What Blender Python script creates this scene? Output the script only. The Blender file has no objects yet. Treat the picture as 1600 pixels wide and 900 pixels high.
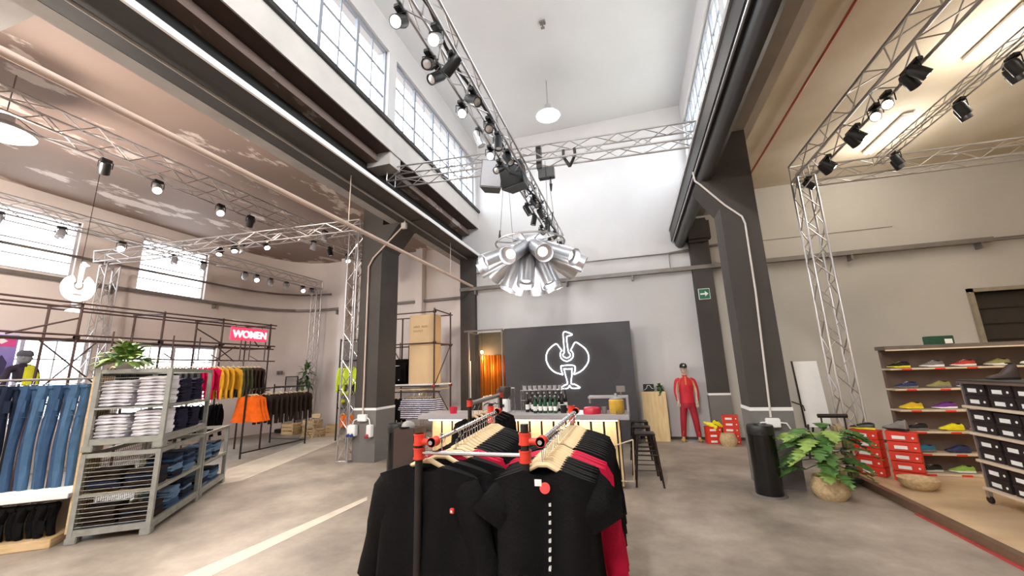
import bpy, bmesh, math, random
from mathutils import Vector, Matrix
random.seed(7)
SC = bpy.context.scene
COL = SC.collection
PI = math.pi

# ------------------------------------------------------------------ camera
CAM_H = 1.8
yaw, pit, rol, FPX = -0.28716721, 0.20813365, -0.03268579, 612.54
fwd = Vector((math.sin(yaw)*math.cos(pit), math.cos(yaw)*math.cos(pit), math.sin(pit)))
rt = Vector((math.cos(yaw), -math.sin(yaw), 0)); up = rt.cross(fwd)
r2 = rt*math.cos(rol)+up*math.sin(rol); u2 = -rt*math.sin(rol)+up*math.cos(rol)
cd = bpy.data.cameras.new('camera'); cam = bpy.data.objects.new('camera', cd); COL.objects.link(cam)
R = Matrix((r2, u2, -fwd)).transposed()
cam.matrix_world = Matrix.Translation((0, 0, CAM_H)) @ R.to_4x4()
cd.sensor_width = 36; cd.lens = FPX/1600*36; cd.clip_start = .05; cd.clip_end = 200
SC.camera = cam
# ------------------------------------------------------------------ world, exposure, large lights
w = bpy.data.worlds.new('world'); SC.world = w; w.use_nodes = True
bg = w.node_tree.nodes['Background']; bg.inputs[0].default_value = (.90, .95, 1, 1); bg.inputs[1].default_value = 8
SC.view_settings.view_transform = 'Standard'; SC.view_settings.look = 'None'
SC.view_settings.exposure = 0.4; SC.view_settings.gamma = 1; SC.view_settings.use_curve_mapping = False
cy = SC.cycles
cy.use_denoising = True; cy.max_bounces = 7; cy.diffuse_bounces = 4; cy.glossy_bounces = 3
cy.transparent_max_bounces = 8; cy.sample_clamp_indirect = 4; cy.caustics_reflective = False; cy.caustics_refractive = False
def lamp(name, kind, loc, energy, color=(1, 1, 1), size=.3, aim=None, parent=None, spot=None, size_y=None):
    l = bpy.data.lights.new(name, kind); l.energy = energy; l.color = color
    if kind == 'AREA':
        l.size = size
        if size_y: l.shape = 'RECTANGLE'; l.size_y = size_y
    else: l.shadow_soft_size = size
    if kind == 'SPOT': l.spot_size = spot or 1.2; l.spot_blend = .6
    o = bpy.data.objects.new(name, l); COL.objects.link(o); o.location = loc
    if aim is not None:
        o.rotation_euler = (Vector(aim)-Vector(loc)).to_track_quat('-Z', 'Y').to_euler()
    if parent: o.parent = parent; o.location = Vector(loc)-off(parent)
    return o
def portal(loc, aim, sx, sy):
    o = lamp('window_portal', 'AREA', loc, 1, size=sx, size_y=sy, aim=aim); o.data.cycles.is_portal = True
portal((-4.8, 1.2, 7.7), (0, 1.2, 7.7), 20, 1.8)
portal((2.4, 1.2, 7.7), (-2, 1.2, 7.7), 20, 1.8)
portal((-12.8, 3, 4.9), (0, 3, 4.9), 13, 1.6)
portal((-12.8, 5, 1.9), (0, 5, 1.9), 9, 2.0)

# ------------------------------------------------------------------ materials
def lin(h):
    if isinstance(h, str):
        h = h.lstrip('#'); c = [int(h[i:i+2], 16)/255 for i in (0, 2, 4)]
        return tuple(x/12.92 if x <= .04045 else ((x+.055)/1.055)**2.4 for x in c)+(1,)
    return tuple(h)+(1,)
MATS = {}
def mat(name, col, rough=.6, metal=0, var=.12, scale=6, bump=0, emit=0, col2=None, bscale=None, coat=0, stretch=None):
    if name in MATS: return MATS[name]
    m = bpy.data.materials.new(name); m.use_nodes = True; nt = m.node_tree; b = nt.nodes['Principled BSDF']
    c = lin(col); MATS[name] = m
    b.inputs['Roughness'].default_value = rough; b.inputs['Metallic'].default_value = metal
    b.inputs['Coat Weight'].default_value = coat
    if emit:
        b.inputs['Base Color'].default_value = c
        b.inputs['Emission Color'].default_value = c; b.inputs['Emission Strength'].default_value = emit
        return m
    tc = nt.nodes.new('ShaderNodeTexCoord'); src = tc.outputs['Object']
    if stretch:
        mp = nt.nodes.new('ShaderNodeMapping'); mp.inputs['Scale'].default_value = stretch
        nt.links.new(src, mp.inputs[0]); src = mp.outputs[0]
    n = nt.nodes.new('ShaderNodeTexNoise'); n.inputs['Scale'].default_value = scale; n.inputs['Detail'].default_value = 4
    nt.links.new(src, n.inputs['Vector'])
    mx = nt.nodes.new('ShaderNodeMix'); mx.data_type = 'RGBA'
    c2 = lin(col2) if col2 else tuple(x*(1-var*2) for x in c[:3])+(1,)
    mx.inputs['A'].default_value = c; mx.inputs['B'].default_value = c2
    cr = nt.nodes.new('ShaderNodeMapRange'); cr.inputs[1].default_value = .35; cr.inputs[2].default_value = .7
    nt.links.new(n.outputs['Fac'], cr.inputs[0]); nt.links.new(cr.outputs[0], mx.inputs['Factor'])
    nt.links.new(mx.outputs['Result'], b.inputs['Base Color'])
    if bump:
        n2 = nt.nodes.new('ShaderNodeTexNoise'); n2.inputs['Scale'].default_value = bscale or scale*6; n2.inputs['Detail'].default_value = 3
        nt.links.new(src, n2.inputs['Vector'])
        bp = nt.nodes.new('ShaderNodeBump'); bp.inputs['Strength'].default_value = bump; bp.inputs['Distance'].default_value = .02
        nt.links.new(n2.outputs['Fac'], bp.inputs['Height']); nt.links.new(bp.outputs[0], b.inputs['Normal'])
    return m
# big surfaces
m_wall = mat('plaster_wall', '#cdcaca', .85, var=.05, scale=.7, bump=.15, bscale=9)
m_wallL = mat('plaster_wall_left', '#e6dad4', .85, var=.06, scale=.7, bump=.15, bscale=9)
m_wallR = mat('plaster_wall_right', '#bfbab2', .85, var=.06, scale=.6, bump=.15, bscale=9)
m_ceilN = mat('nave_ceiling', '#e3e4e6', .9, var=.04, scale=.5)
m_ceilR = mat('ochre_ceiling', '#d6cab8', .85, var=.1, scale=.8, col2='#c4b59c')
m_dark = mat('dark_concrete', '#3d3733', .7, var=.12, scale=2, bump=.1)
m_darkR = mat('dark_steel', '#2b2826', .45, var=.12, scale=2)
m_grey = mat('grey_concrete', '#716d6a', .7, var=.06, scale=3)
m_greyR = mat('soffit_grey', '#9d9792', .8, var=.1, scale=2)
m_brown = mat('brown_soffit', '#4f3c35', .8, var=.1, scale=2)
m_pale = mat('pale_fascia', '#cbc4be', .8, var=.07, scale=1.5, bump=.1)
m_white = mat('white_paint', '#efeeec', .45, var=.02)
m_winframe = mat('window_frame_grey', '#8d9099', .5, var=.05)
m_black = mat('black_plastic', '#121212', .4, var=.1)
m_blackg = mat('black_gloss', '#0c0b0c', .22, var=.1)
m_alu = mat('aluminium', '#c9c6c6', .3, metal=.9, var=.05)
m_chrome = mat('chrome', '#d9d9dc', .15, metal=1, var=.03)
m_silver = mat('silver_lamp', '#d6d6da', .33, metal=.85, var=.04)
m_pipe = mat('beige_pipe', '#cdb5a6', .5, var=.05)
m_rust = mat('brown_scaffold', '#4f3934', .5, metal=.3, var=.15)
m_iron = mat('iron_pipe', '#2a2320', .45, metal=.4, var=.15)
m_red = mat('red_clamp', '#d63a24', .4, var=.1)
m_wood = mat('pale_wood', '#dcc095', .5, var=.1, scale=4, stretch=(1, 1, 8), col2='#cba978')
m_woodh = mat('hanger_wood', '#e2c79a', .45, var=.1, scale=6)
m_card = mat('cardboard_box', '#d9b98d', .7, var=.05, scale=2)
m_ply = mat('plywood_platform', '#ccb290', .5, var=.1, scale=1.2, stretch=(1, 3, 1), col2='#bb9d78', coat=.1)
m_cagem = mat('galvanised_cage', '#a3a39b', .4, metal=.35, var=.12, scale=9)
m_tray = mat('grey_tray', '#7d7671', .5, metal=.2, var=.08)
m_rope = mat('black_cable', '#1a1a1b', .6)
# emitters
e_lamp = mat('lit_lamp', (1, .97, .93), emit=30)
e_lens = mat('lit_lens', (1, .93, .84), emit=22)
e_soft = mat('lit_lens_soft', (.95, .97, 1), emit=5)
e_neon = mat('neon_white', (.93, .95, 1), emit=6)
e_sign = mat('backlit_white', (1, .98, .97), emit=1.1)
e_tube = mat('fluorescent_tube', (1, .98, .9), emit=9)
e_led = mat('warm_led_strip', (1, .90, .78), emit=7)
e_bulb = mat('amber_bulb', (1, .72, .4), emit=30)
# cloth
def cloth(name, c, rough=.85, var=.1):
    m = mat('cloth_'+name, c, rough, var=var, scale=9, bump=.25, bscale=60); m.node_tree.nodes['Principled BSDF'].inputs['Specular IOR Level'].default_value = .15; return m

# floor: worn polished concrete
def floor_mat():
    m = bpy.data.materials.new('polished_concrete'); m.use_nodes = True; nt = m.node_tree; b = nt.nodes['Principled BSDF']; L = nt.links
    tc = nt.nodes.new('ShaderNodeTexCoord')
    def noise(s, d, rough=.6):
        n = nt.nodes.new('ShaderNodeTexNoise'); n.inputs['Scale'].default_value = s; n.inputs['Detail'].default_value = d
        n.inputs['Roughness'].default_value = rough; L.new(tc.outputs['Object'], n.inputs['Vector']); return n
    n1 = noise(.55, 6, .65); n2 = noise(2.6, 8, .7)
    r = nt.nodes.new('ShaderNodeValToRGB'); r.color_ramp.elements[0].position = .3; r.color_ramp.elements[1].position = .72
    r.color_ramp.elements[0].color = lin('#605650'); r.color_ramp.elements[1].color = lin('#b3a79a')
    e = r.color_ramp.elements.new(.5); e.color = lin('#91867a')
    L.new(n1.outputs['Fac'], r.inputs[0])
    mx = nt.nodes.new('ShaderNodeMix'); mx.data_type = 'RGBA'; mx.blend_type = 'OVERLAY'; mx.inputs['Factor'].default_value = .45
    L.new(r.outputs[0], mx.inputs['A']); L.new(n2.outputs['Fac'], mx.inputs['B']); L.new(mx.outputs['Result'], b.inputs['Base Color'])
    mr = nt.nodes.new('ShaderNodeMapRange'); mr.inputs[3].default_value = .32; mr.inputs[4].default_value = .6
    L.new(n2.outputs['Fac'], mr.inputs[0]); L.new(mr.outputs[0], b.inputs['Roughness'])
    return m
m_floor = floor_mat()
def ceil_left_mat():
    m = bpy.data.materials.new('stained_ceiling'); m.use_nodes = True; nt = m.node_tree; b = nt.nodes['Principled BSDF']; L = nt.links
    b.inputs['Roughness'].default_value = .75
    tc = nt.nodes.new('ShaderNodeTexCoord')
    n = nt.nodes.new('ShaderNodeTexNoise'); n.inputs['Scale'].default_value = .6; n.inputs['Detail'].default_value = 5
    L.new(tc.outputs['Object'], n.inputs['Vector'])
    r = nt.nodes.new('ShaderNodeValToRGB'); r.color_ramp.elements[0].color = lin('#7d6b60'); r.color_ramp.elements[1].color = lin('#937b70')
    L.new(n.outputs['Fac'], r.inputs[0])
    # flaking plaster patches
    mp = nt.nodes.new('ShaderNodeMapping'); mp.inputs['Scale'].default_value = (1, .45, 1); mp.inputs['Rotation'].default_value = (0, 0, .6)
    L.new(tc.outputs['Object'], mp.inputs[0])
    f = nt.nodes.new('ShaderNodeTexNoise'); f.inputs['Scale'].default_value = 1.7; f.inputs['Detail'].default_value = 9; f.inputs['Roughness'].default_value = .62
    L.new(mp.outputs[0], f.inputs['Vector'])
    th = nt.nodes.new('ShaderNodeMapRange'); th.inputs[1].default_value = .565; th.inputs[2].default_value = .60
    L.new(f.outputs['Fac'], th.inputs[0])
    mx = nt.nodes.new('ShaderNodeMix'); mx.data_type = 'RGBA'; mx.inputs['B'].default_value = lin('#c9b8ae')
    L.new(r.outputs[0], mx.inputs['A']); L.new(th.outputs[0], mx.inputs['Factor']); L.new(mx.outputs['Result'], b.inputs['Base Color'])
    return m
m_ceilL = ceil_left_mat()

# ------------------------------------------------------------------ mesh helpers
OFF = {}
def off(o): return OFF.get(o.name, Vector((0, 0, 0)))
class MB:
    def __init__(s): s.v = []; s.f = []; s.mi = []; s.cur = 0
    def add(s, vs, fs):
        k = len(s.v); s.v += [tuple(p) for p in vs]
        for f in fs: s.f.append([i+k for i in f]); s.mi.append(s.cur)
        return s
    def box(s, x0, x1, y0, y1, z0, z1):
        if x0 > x1: x0, x1 = x1, x0
        if y0 > y1: y0, y1 = y1, y0
        if z0 > z1: z0, z1 = z1, z0
        vs = [(x, y, z) for z in (z0, z1) for y in (y0, y1) for x in (x0, x1)]
        return s.add(vs, [(0, 2, 3, 1), (4, 5, 7, 6), (0, 1, 5, 4), (2, 6, 7, 3), (0, 4, 6, 2), (1, 3, 7, 5)])
    def bbox(s, x0, x1, y0, y1, z0, z1, r=.01):   # chamfered box
        cx, cy_, cz = (x0+x1)/2, (y0+y1)/2, (z0+z1)/2; a, b, c = abs(x1-x0)/2, abs(y1-y0)/2, abs(z1-z0)/2
        r = min(r, a*.9, b*.9, c*.9); bm = bmesh.new(); bmesh.ops.create_cube(bm, size=2)
        for v in bm.verts: v.co = Vector((cx+v.co.x*a, cy_+v.co.y*b, cz+v.co.z*c))
        bmesh.ops.bevel(bm, geom=bm.edges[:], offset=r, segments=2, affect='EDGES')
        bm.verts.ensure_lookup_table()
        s.add([v.co[:] for v in bm.verts], [[v.index for v in f.verts] for f in bm.faces]); bm.free(); return s
    def obox(s, o, ax, ay, az):   # origin corner + three edge vectors
        o, ax, ay, az = map(Vector, (o, ax, ay, az))
        vs = [o+ax*i+ay*j+az*k for k in (0, 1) for j in (0, 1) for i in (0, 1)]
        return s.add(vs, [(0, 2, 3, 1), (4, 5, 7, 6), (0, 1, 5, 4), (2, 6, 7, 3), (0, 4, 6, 2), (1, 3, 7, 5)])
    def tube(s, p, q, r, n=8, r2=None, cap=True):
        p, q = Vector(p), Vector(q); d = (q-p)
        if d.length < 1e-6: return s
        r2 = r if r2 is None else r2
        d.normalize(); a = d.orthogonal().normalized(); b = d.cross(a)
        vs = []
        for c, rr in ((p, r), (q, r2)):
            for i in range(n):
                t = 2*PI*i/n; vs.append(c+(a*math.cos(t)+b*math.sin(t))*rr)
        fs = [(i, (i+1) % n, n+(i+1) % n, n+i) for i in range(n)]
        if cap: fs += [tuple(range(n))[::-1], tuple(range(n, 2*n))]
        return s.add(vs, fs)
    def path(s, pts, r, n=6, closed=False):
        pts = [Vector(p) for p in pts]; m = len(pts); vs = []; a = None
        rr = r if isinstance(r, (list, tuple)) else [r]*m
        for i, p in enumerate(pts):
            if closed: d = pts[(i+1) % m]-pts[i-1]
            else: d = pts[min(i+1, m-1)]-pts[max(i-1, 0)]
            d.normalize()
            a = d.orthogonal().normalized() if a is None else (a-d*a.dot(d)).normalized()
            b = d.cross(a)
            for k in range(n):
                t = 2*PI*k/n; vs.append(p+(a*math.cos(t)+b*math.sin(t))*rr[i])
        fs = []
        for i in range(m if closed else m-1):
            j = (i+1) % m
            for k in range(n): fs.append((i*n+k, i*n+(k+1) % n, j*n+(k+1) % n, j*n+k))
        if not closed: fs += [tuple(range(n))[::-1], tuple(range((m-1)*n, m*n))]
        return s.add(vs, fs)
    def lathe(s, prof, c=(0, 0, 0), n=20, axis=None):
        c = Vector(c); vs = []
        if axis is None: M = Matrix.Identity(3)
        else: M = Vector((0, 0, 1)).rotation_difference(Vector(axis).normalized()).to_matrix()
        for r, z in prof:
            for k in range(n):
                t = 2*PI*k/n; vs.append(c+M @ Vector((r*math.cos(t), r*math.sin(t), z)))
        fs = []
        for i in range(len(prof)-1):
            for k in range(n): fs.append((i*n+k, i*n+(k+1) % n, (i+1)*n+(k+1) % n, (i+1)*n+k))
        if prof[0][0] > 1e-4: fs.append(tuple(range(n))[::-1])
        if prof[-1][0] > 1e-4: fs.append(tuple(range((len(prof)-1)*n, len(prof)*n)))
        return s.add(vs, fs)
    def ball(s, c, rx, ry=None, rz=None, n=12, m=8):
        ry = ry or rx; rz = rz or rx; vs = []; c = Vector(c)
        for i in range(m+1):
            p = PI*i/m
            for k in range(n):
                t = 2*PI*k/n; vs.append((c.x+rx*math.sin(p)*math.cos(t), c.y+ry*math.sin(p)*math.sin(t), c.z-rz*math.cos(p)))
        fs = [(i*n+k, i*n+(k+1) % n, (i+1)*n+(k+1) % n, (i+1)*n+k) for i in range(m) for k in range(n)]
        return s.add(vs, fs)
    def prism(s, poly, axis, lo, hi):   # polygon in the two other axes extruded along axis
        def P(a, b, c): return {'x': (c, a, b), 'y': (a, c, b), 'z': (a, b, c)}[axis]
        n = len(poly); vs = [P(a, b, lo) for a, b in poly]+[P(a, b, hi) for a, b in poly]
        return s.add(vs, [tuple(range(n)), tuple(range(n, 2*n))[::-1]]+[(i, n+i, n+(i+1) % n, (i+1) % n) for i in range(n)])
    def xf(s, M):
        s.v = [tuple(M @ Vector(p)) for p in s.v]; return s
    def build(s, name, m, parent=None, smooth=False, origin=None, rz=0):
        me = bpy.data.meshes.new(name)
        if parent is not None: O = off(parent)
        elif origin is not None: O = Vector(origin)
        else:
            xs = [p[0] for p in s.v]; ys = [p[1] for p in s.v]
            O = Vector(((min(xs)+max(xs))/2, (min(ys)+max(ys))/2, min(p[2] for p in s.v)))
        me.from_pydata([(p[0]-O.x, p[1]-O.y, p[2]-O.z) for p in s.v], [], s.f)
        ms = m if isinstance(m, (list, tuple)) else [m]
        for x in ms: me.materials.append(x)
        if len(ms) > 1: me.polygons.foreach_set('material_index', s.mi)
        me.validate()
        bm = bmesh.new(); bm.from_mesh(me); bmesh.ops.remove_doubles(bm, verts=bm.verts, dist=1e-5)
        bmesh.ops.recalc_face_normals(bm, faces=bm.faces); bm.to_mesh(me); bm.free()
        if smooth:
            me.shade_smooth(); me.set_sharp_from_angle(angle=math.radians(40))
        o = bpy.data.objects.new(name, me); COL.objects.link(o)
        if parent is not None: o.parent = parent
        else: o.location = O; o.rotation_euler[2] = rz
        OFF[o.name] = O
        return o
def tag(o, label=None, cat=None, group=None, kind=None):
    if label: o['label'] = label
    if cat: o['category'] = cat
    if group: o['group'] = group
    if kind: o['kind'] = kind
    return o
def thing(name, label, cat, loc=(0, 0, 0), group=None, rz=0):
    o = bpy.data.objects.new(name, None); COL.objects.link(o); o.location = loc; o.empty_display_size = .1
    o.rotation_euler[2] = rz; OFF[o.name] = Vector(loc)
    return tag(o, label, cat, group)
def proto(name, label, cat, group=None): return thing(name, label, cat, (0, 0, 0), group)
def struct(name, mb, m, parent=None, smooth=False):
    o = mb.build(name, m, parent, smooth, origin=None if parent else (0, 0, 0))
    if parent is None: o['kind'] = 'structure'
    return o
def dup(root, loc=None, rz=None, label=None, group=None, mats=None, rot=None, scale=None):
    def cp(o, parent):
        c = o.copy(); COL.objects.link(c); c.parent = parent
        if mats and o.data and o.type == 'MESH' and o.name.split('.')[0] in mats:
            c.data = o.data.copy(); c.data.materials.clear(); c.data.materials.append(mats[o.name.split('.')[0]])
        for ch in list(o.children): cp(ch, c)
        return c
    c = cp(root, None)
    if loc is not None: c.location = loc
    if rz is not None: c.rotation_euler[2] = rz
    if rot is not None: c.rotation_euler = rot
    if scale is not None: c.scale = scale
    if label: c['label'] = label
    if group: c['group'] = group
    return c
def place(root, used, **k):   # the first call moves the prototype itself, later calls copy it
    if not used.get(root.name) and not k.get('mats'):
        used[root.name] = 1
        if k.get('loc') is not None: root.location = k['loc']
        if k.get('rz') is not None: root.rotation_euler[2] = k['rz']
        if k.get('rot') is not None: root.rotation_euler = k['rot']
        if k.get('scale') is not None: root.scale = k['scale']
        if k.get('label'): root['label'] = k['label']
        if k.get('group'): root['group'] = k['group']
        return root
    return dup(root, **k)
def drop(root):   # remove an unused prototype
    for ch in list(root.children_recursive): bpy.data.objects.remove(ch)
    bpy.data.objects.remove(root)

# ================================================================== STRUCTURE
Y0, Y1 = -8.0, 11.1       # hall extent in depth, end wall
struct('floor', MB().box(-12.9, 10.5, Y0-.3, 12.6, -.2, 0), m_floor)
fl = bpy.data.objects['floor']
def flat(name, pts, m, z=.002, th=.002):
    mb = MB(); n = len(pts); vs = [(x, y, 0) for x, y in pts]+[(x, y, z) for x, y in pts]
    mb.add(vs, [tuple(range(n))[::-1], tuple(range(n, 2*n))]+[(i, (i+1) % n, n+(i+1) % n, n+i) for i in range(n)])
    return mb.build(name, m, fl)
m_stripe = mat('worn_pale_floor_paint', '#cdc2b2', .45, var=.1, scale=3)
flat('floor_stripe', [(-4.5, .5), (-4.2, .5), (-3.98, 3.16), (-3.93, 5.4), (-4.04, 5.55), (-4.25, 3.1)], m_stripe)
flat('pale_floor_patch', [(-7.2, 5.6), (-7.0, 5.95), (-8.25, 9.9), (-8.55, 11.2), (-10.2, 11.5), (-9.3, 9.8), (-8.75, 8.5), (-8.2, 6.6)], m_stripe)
# ceilings
struct('ceiling', MB().box(-4.7, 2.3, Y0, 11.4, 9.2, 9.35), m_ceilN)
struct('ceiling_left', MB().box(-12.9, -4.65, Y0, 12.6, 6.1, 6.25), m_ceilL)
struct('ceiling_right', MB().box(2.2, 10.5, Y0, 11.4, 6.3, 6.45), m_ceilR)
def wall_holes(a0, a1, z0, z1, holes):   # rectangles (a,b,c,d) covering the wall minus the holes
    xs = sorted({a0, a1}|{h[0] for h in holes}|{h[1] for h in holes}); zs = sorted({z0, z1}|{h[2] for h in holes}|{h[3] for h in holes})
    out = []
    for i in range(len(xs)-1):
        for j in range(len(zs)-1):
            cx, cz = (xs[i]+xs[i+1])/2, (zs[j]+zs[j+1])/2
            if not any(h[0] < cx < h[1] and h[2] < cz < h[3] for h in holes): out.append((xs[i], xs[i+1], zs[j], zs[j+1]))
    return out
bays = [(-7.65, -3.15), (-2.9, 1.35), (1.62, 6.13), (6.40, 10.9)]
WS, WH = 6.88, 8.53
hol = [(a, b, WS, WH) for a, b in bays]
mb = MB()
for a, b, c, d in wall_holes(Y0, 11.1, 6.42, 9.2, hol): mb.box(-4.65, -4.35, a, b, c, d)
struct('wall_clerestory_left', mb, m_wall)
mb = MB()
for a, b, c, d in wall_holes(Y0, 11.1, 5.95, 9.2, hol): mb.box(1.95, 2.25, a, b, c, d)
struct('wall_clerestory_right', mb, m_wall)
# left wall
lh = [(3.85, 5.60, 4.27, 5.62), (6.85, 8.60, 4.22, 5.66), (-1.6, .8, 4.27, 5.62), (4.0, 6.15, 1.0, 2.84), (6.88, 9.2, 1.0, 2.80), (1.2, 3.2, 1.0, 2.8)]
mb = MB()
for a, b, c, d in wall_holes(Y0, 9.4, 0, 6.1, lh): mb.box(-12.7, -12.4, a, b, c, d)
struct('wall_left', mb, m_wallL)
# rounded corner
mb = MB(); arc = [(-12.4, 9.4), (-12.38, 10.0), (-12.25, 10.7), (-11.95, 11.35), (-11.5, 11.8), (-10.9, 12.0)]
outr = [(-12.75, 9.4), (-12.75, 10.2), (-12.6, 11.1), (-12.2, 11.8), (-11.7, 12.25), (-10.9, 12.35)]
for i in range(5):
    p, q, s_, t = arc[i], arc[i+1], outr[i+1], outr[i]
    mb.add([(x, y, z) for z in (0, 6.1) for x, y in (p, q, s_, t)], [(0, 1, 2, 3), (7, 6, 5, 4), (0, 4, 5, 1), (2, 6, 7, 3)])
struct('wall_corner', mb, m_wallL, smooth=True)
struct('wall_back_left', MB().box(-10.9, -4.9, 12.0, 12.3, 0, 6.1), m_wallL)
struct('wall_step', MB().box(-5.0, -4.91, 11.15, 12.0, 0, 6.1), m_wallL)
struct('wall_end', MB().box(-4.91, 2.2, 11.1, 11.4, 0, 9.2), m_wall)
dh = [(7.30, 9.6, 0, 3.17)]
mb = MB()
for a, b, c, d in wall_holes(2.2, 10.5, 0, 6.3, dh): mb.box(a, b, 11.1, 11.4, c, d)
struct('wall_end_right', mb, m_wallR)
struct('wall_right', MB().box(10.0, 10.3, Y0, 11.1, 0, 6.3), m_wallR)
mb = MB().box(-12.7, 10.3, Y0-.3, Y0, 0, 6.3).box(-4.7, 2.3, Y0-.3, Y0, 6.3, 9.2)
struct('wall_behind', mb, m_wall)
# dark shutter door at the right
d1 = struct('door_1', MB().box(7.30, 9.6, 11.3, 11.38, 0, 3.17), mat('dark_shutter', '#2f2822', .6, var=.1))
MB().box(7.22, 7.3, 11.02, 11.4, 0, 3.25).box(9.6, 9.68, 11.02, 11.4, 0, 3.25).box(7.22, 9.68, 11.02, 11.4, 3.17, 3.25).build('door_frame', mat('door_frame', '#9a8f7c', .6), d1)
mb = MB()
for i in range(9): mb.box(7.32, 9.58, 11.27, 11.30, .1+i*.34, .1+i*.34+.3)
o = mb.build('shutter_slats', mat('dark_slat', '#352d26', .5, var=.1), d1); o['kind'] = 'stuff'
# wall cracks / plaster joint line
struct('trim_1', MB().box(2.3, 6.2, 11.085, 11.1, 4.86, 4.875), mat('plaster_joint', '#8d877e', .9))
struct('baseboard_end', MB().box(-3.2, 7.2, 11.07, 11.1, 0, .06), mat('dark_skirting', '#4a4038', .7))

# clerestory windows (frames, mullions, panes)
m_glass = bpy.data.materials.new('window_glass'); m_glass.use_nodes = True
nt = m_glass.node_tree; nt.nodes.remove(nt.nodes['Principled BSDF'])
tr = nt.nodes.new('ShaderNodeBsdfTransparent'); tr.inputs[0].default_value = (.93, .96, .97, 1)
gl = nt.nodes.new('ShaderNodeBsdfGlossy'); gl.inputs['Roughness'].default_value = .08
ms = nt.nodes.new('ShaderNodeMixShader'); ms.inputs[0].default_value = .06
nt.links.new(tr.outputs[0], ms.inputs[1]); nt.links.new(gl.outputs[0], ms.inputs[2])
nt.links.new(ms.outputs[0], nt.nodes['Material Output'].inputs[0])
wn = 0
def window(xc, ya, yb, za, zb, npan, rows, side, perpan=2, m=m_winframe, depth=.06, thick=.05, panes=True):
    """window in a wall of constant x; npan casements, each with perpan x rows panes"""
    global wn; wn += 1
    T = bpy.data.objects.new('window_%d' % wn, None); COL.objects.link(T); T.location = (xc, ya, za); OFF[T.name] = Vector((xc, ya, za)); T['kind'] = 'structure'
    x0, x1 = xc-depth/2, xc+depth/2
    MB().box(x0, x1, ya, yb, za, za+thick).box(x0, x1, ya, yb, zb-thick, zb).box(x0, x1, ya, ya+thick, za, zb).box(x0, x1, yb-thick, yb, za, zb).build('window_frame', m, T)
    pw = (yb-ya)/npan
    for i in range(1, npan): MB().box(x0, x1, ya+i*pw-.035, ya+i*pw+.035, za+thick, zb-thick).build('mullion', m, T)
    rh = (zb-za)/rows
    for j in range(1, rows): MB().box(xc-.015, xc+.015, ya+thick, yb-thick, za+j*rh-.014, za+j*rh+.014).build('glazing_bar', m, T)
    for i in range(npan):
        for k in range(1, perpan): MB().box(xc-.015, xc+.015, ya+(i+k/perpan)*pw-.013, ya+(i+k/perpan)*pw+.013, za+thick, zb-thick).build('glazing_bar', m, T)
    if panes:
        for i in range(npan):
            for j in range(rows):
                for k in range(perpan):
                    a = ya+(i+k/perpan)*pw; b = a+pw/perpan; c = za+j*rh
                    MB().box(xc-.003, xc+.003, a+.014, b-.014, c+.015, c+rh-.015).build('pane', m_glass, T)
    return T
for i, (a, b) in enumerate(bays):
    for xc in (-4.45, 2.05):
        window(xc, a, b, WS, WH, 5, 3, 1, panes=(i >= 2))
m_wfl = mat('window_frame_pale', '#b9b4b6', .5, var=.05)
for (a, b, c, d) in lh:
    window(-12.5, a, b, c, d, 1 if c > 3 else 2, 4 if c > 3 else 4, 1, 1 if c > 3 else 2, m_wfl, thick=.05 if c > 3 else .06)
# sills of the clerestory
struct('trim_2', MB().box(-4.35, -4.27, Y0, 11.1, 6.80, 6.88), m_darkR)
struct('trim_3', MB().box(1.87, 1.95, Y0, 11.1, 6.80, 6.88), m_winframe)
# pale fascia + brown ledge under the left clerestory
struct('fascia_left', MB().box(-4.65, -4.36, Y0, 11.1, 6.40, 6.45), m_pale)
mb = MB().box(-4.98, -4.36, Y0, 6.28, 6.28, 6.40).box(-4.98, -4.36, 6.66, 11.05, 6.28, 6.40)
struct('ledge_left', mb, m_brown)
struct('trim_4', MB().box(-4.358, -4.33, Y0, 11.1, 6.275, 6.80), m_pale)
struct('pier_cap', MB().box(-4.95, -4.36, 6.28, 6.66, 6.0, 6.42), m_pale)
struct('wall_upper_left', MB().box(-5.2, -4.98, Y0, 12.0, 5.3, 6.42), m_greyR)
# left crane beam
T = thing('crane_beam', 'dark painted crane beam running the length of the hall on the left', 'beam', (-4.6, -7.9, 5.3))
MB().box(-4.97, -4.27, -7.9, 11.08, 5.3, 5.36).build('lower_flange', m_dark, T)
MB().box(-4.975, -4.90, -7.9, 11.08, 5.37, 6.10).build('web', m_darkR, T)
MB().box(-4.27, -4.235, -7.9, 11.08, 5.295, 5.375).build('flange_edge', m_white, T)
MB().box(-4.60, -4.52, -7.9, 11.08, 5.36, 5.5).build('crane_rail', m_darkR, T)
T = thing('conduit', 'thin grey conduit fixed under the left crane beam', 'pipe', (-4.67, -7.9, 5.26))
MB().tube((-4.67, -7.9, 5.27), (-4.67, 11.0, 5.27), .022, 8).build('pipe', m_greyR, T, True)
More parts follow.
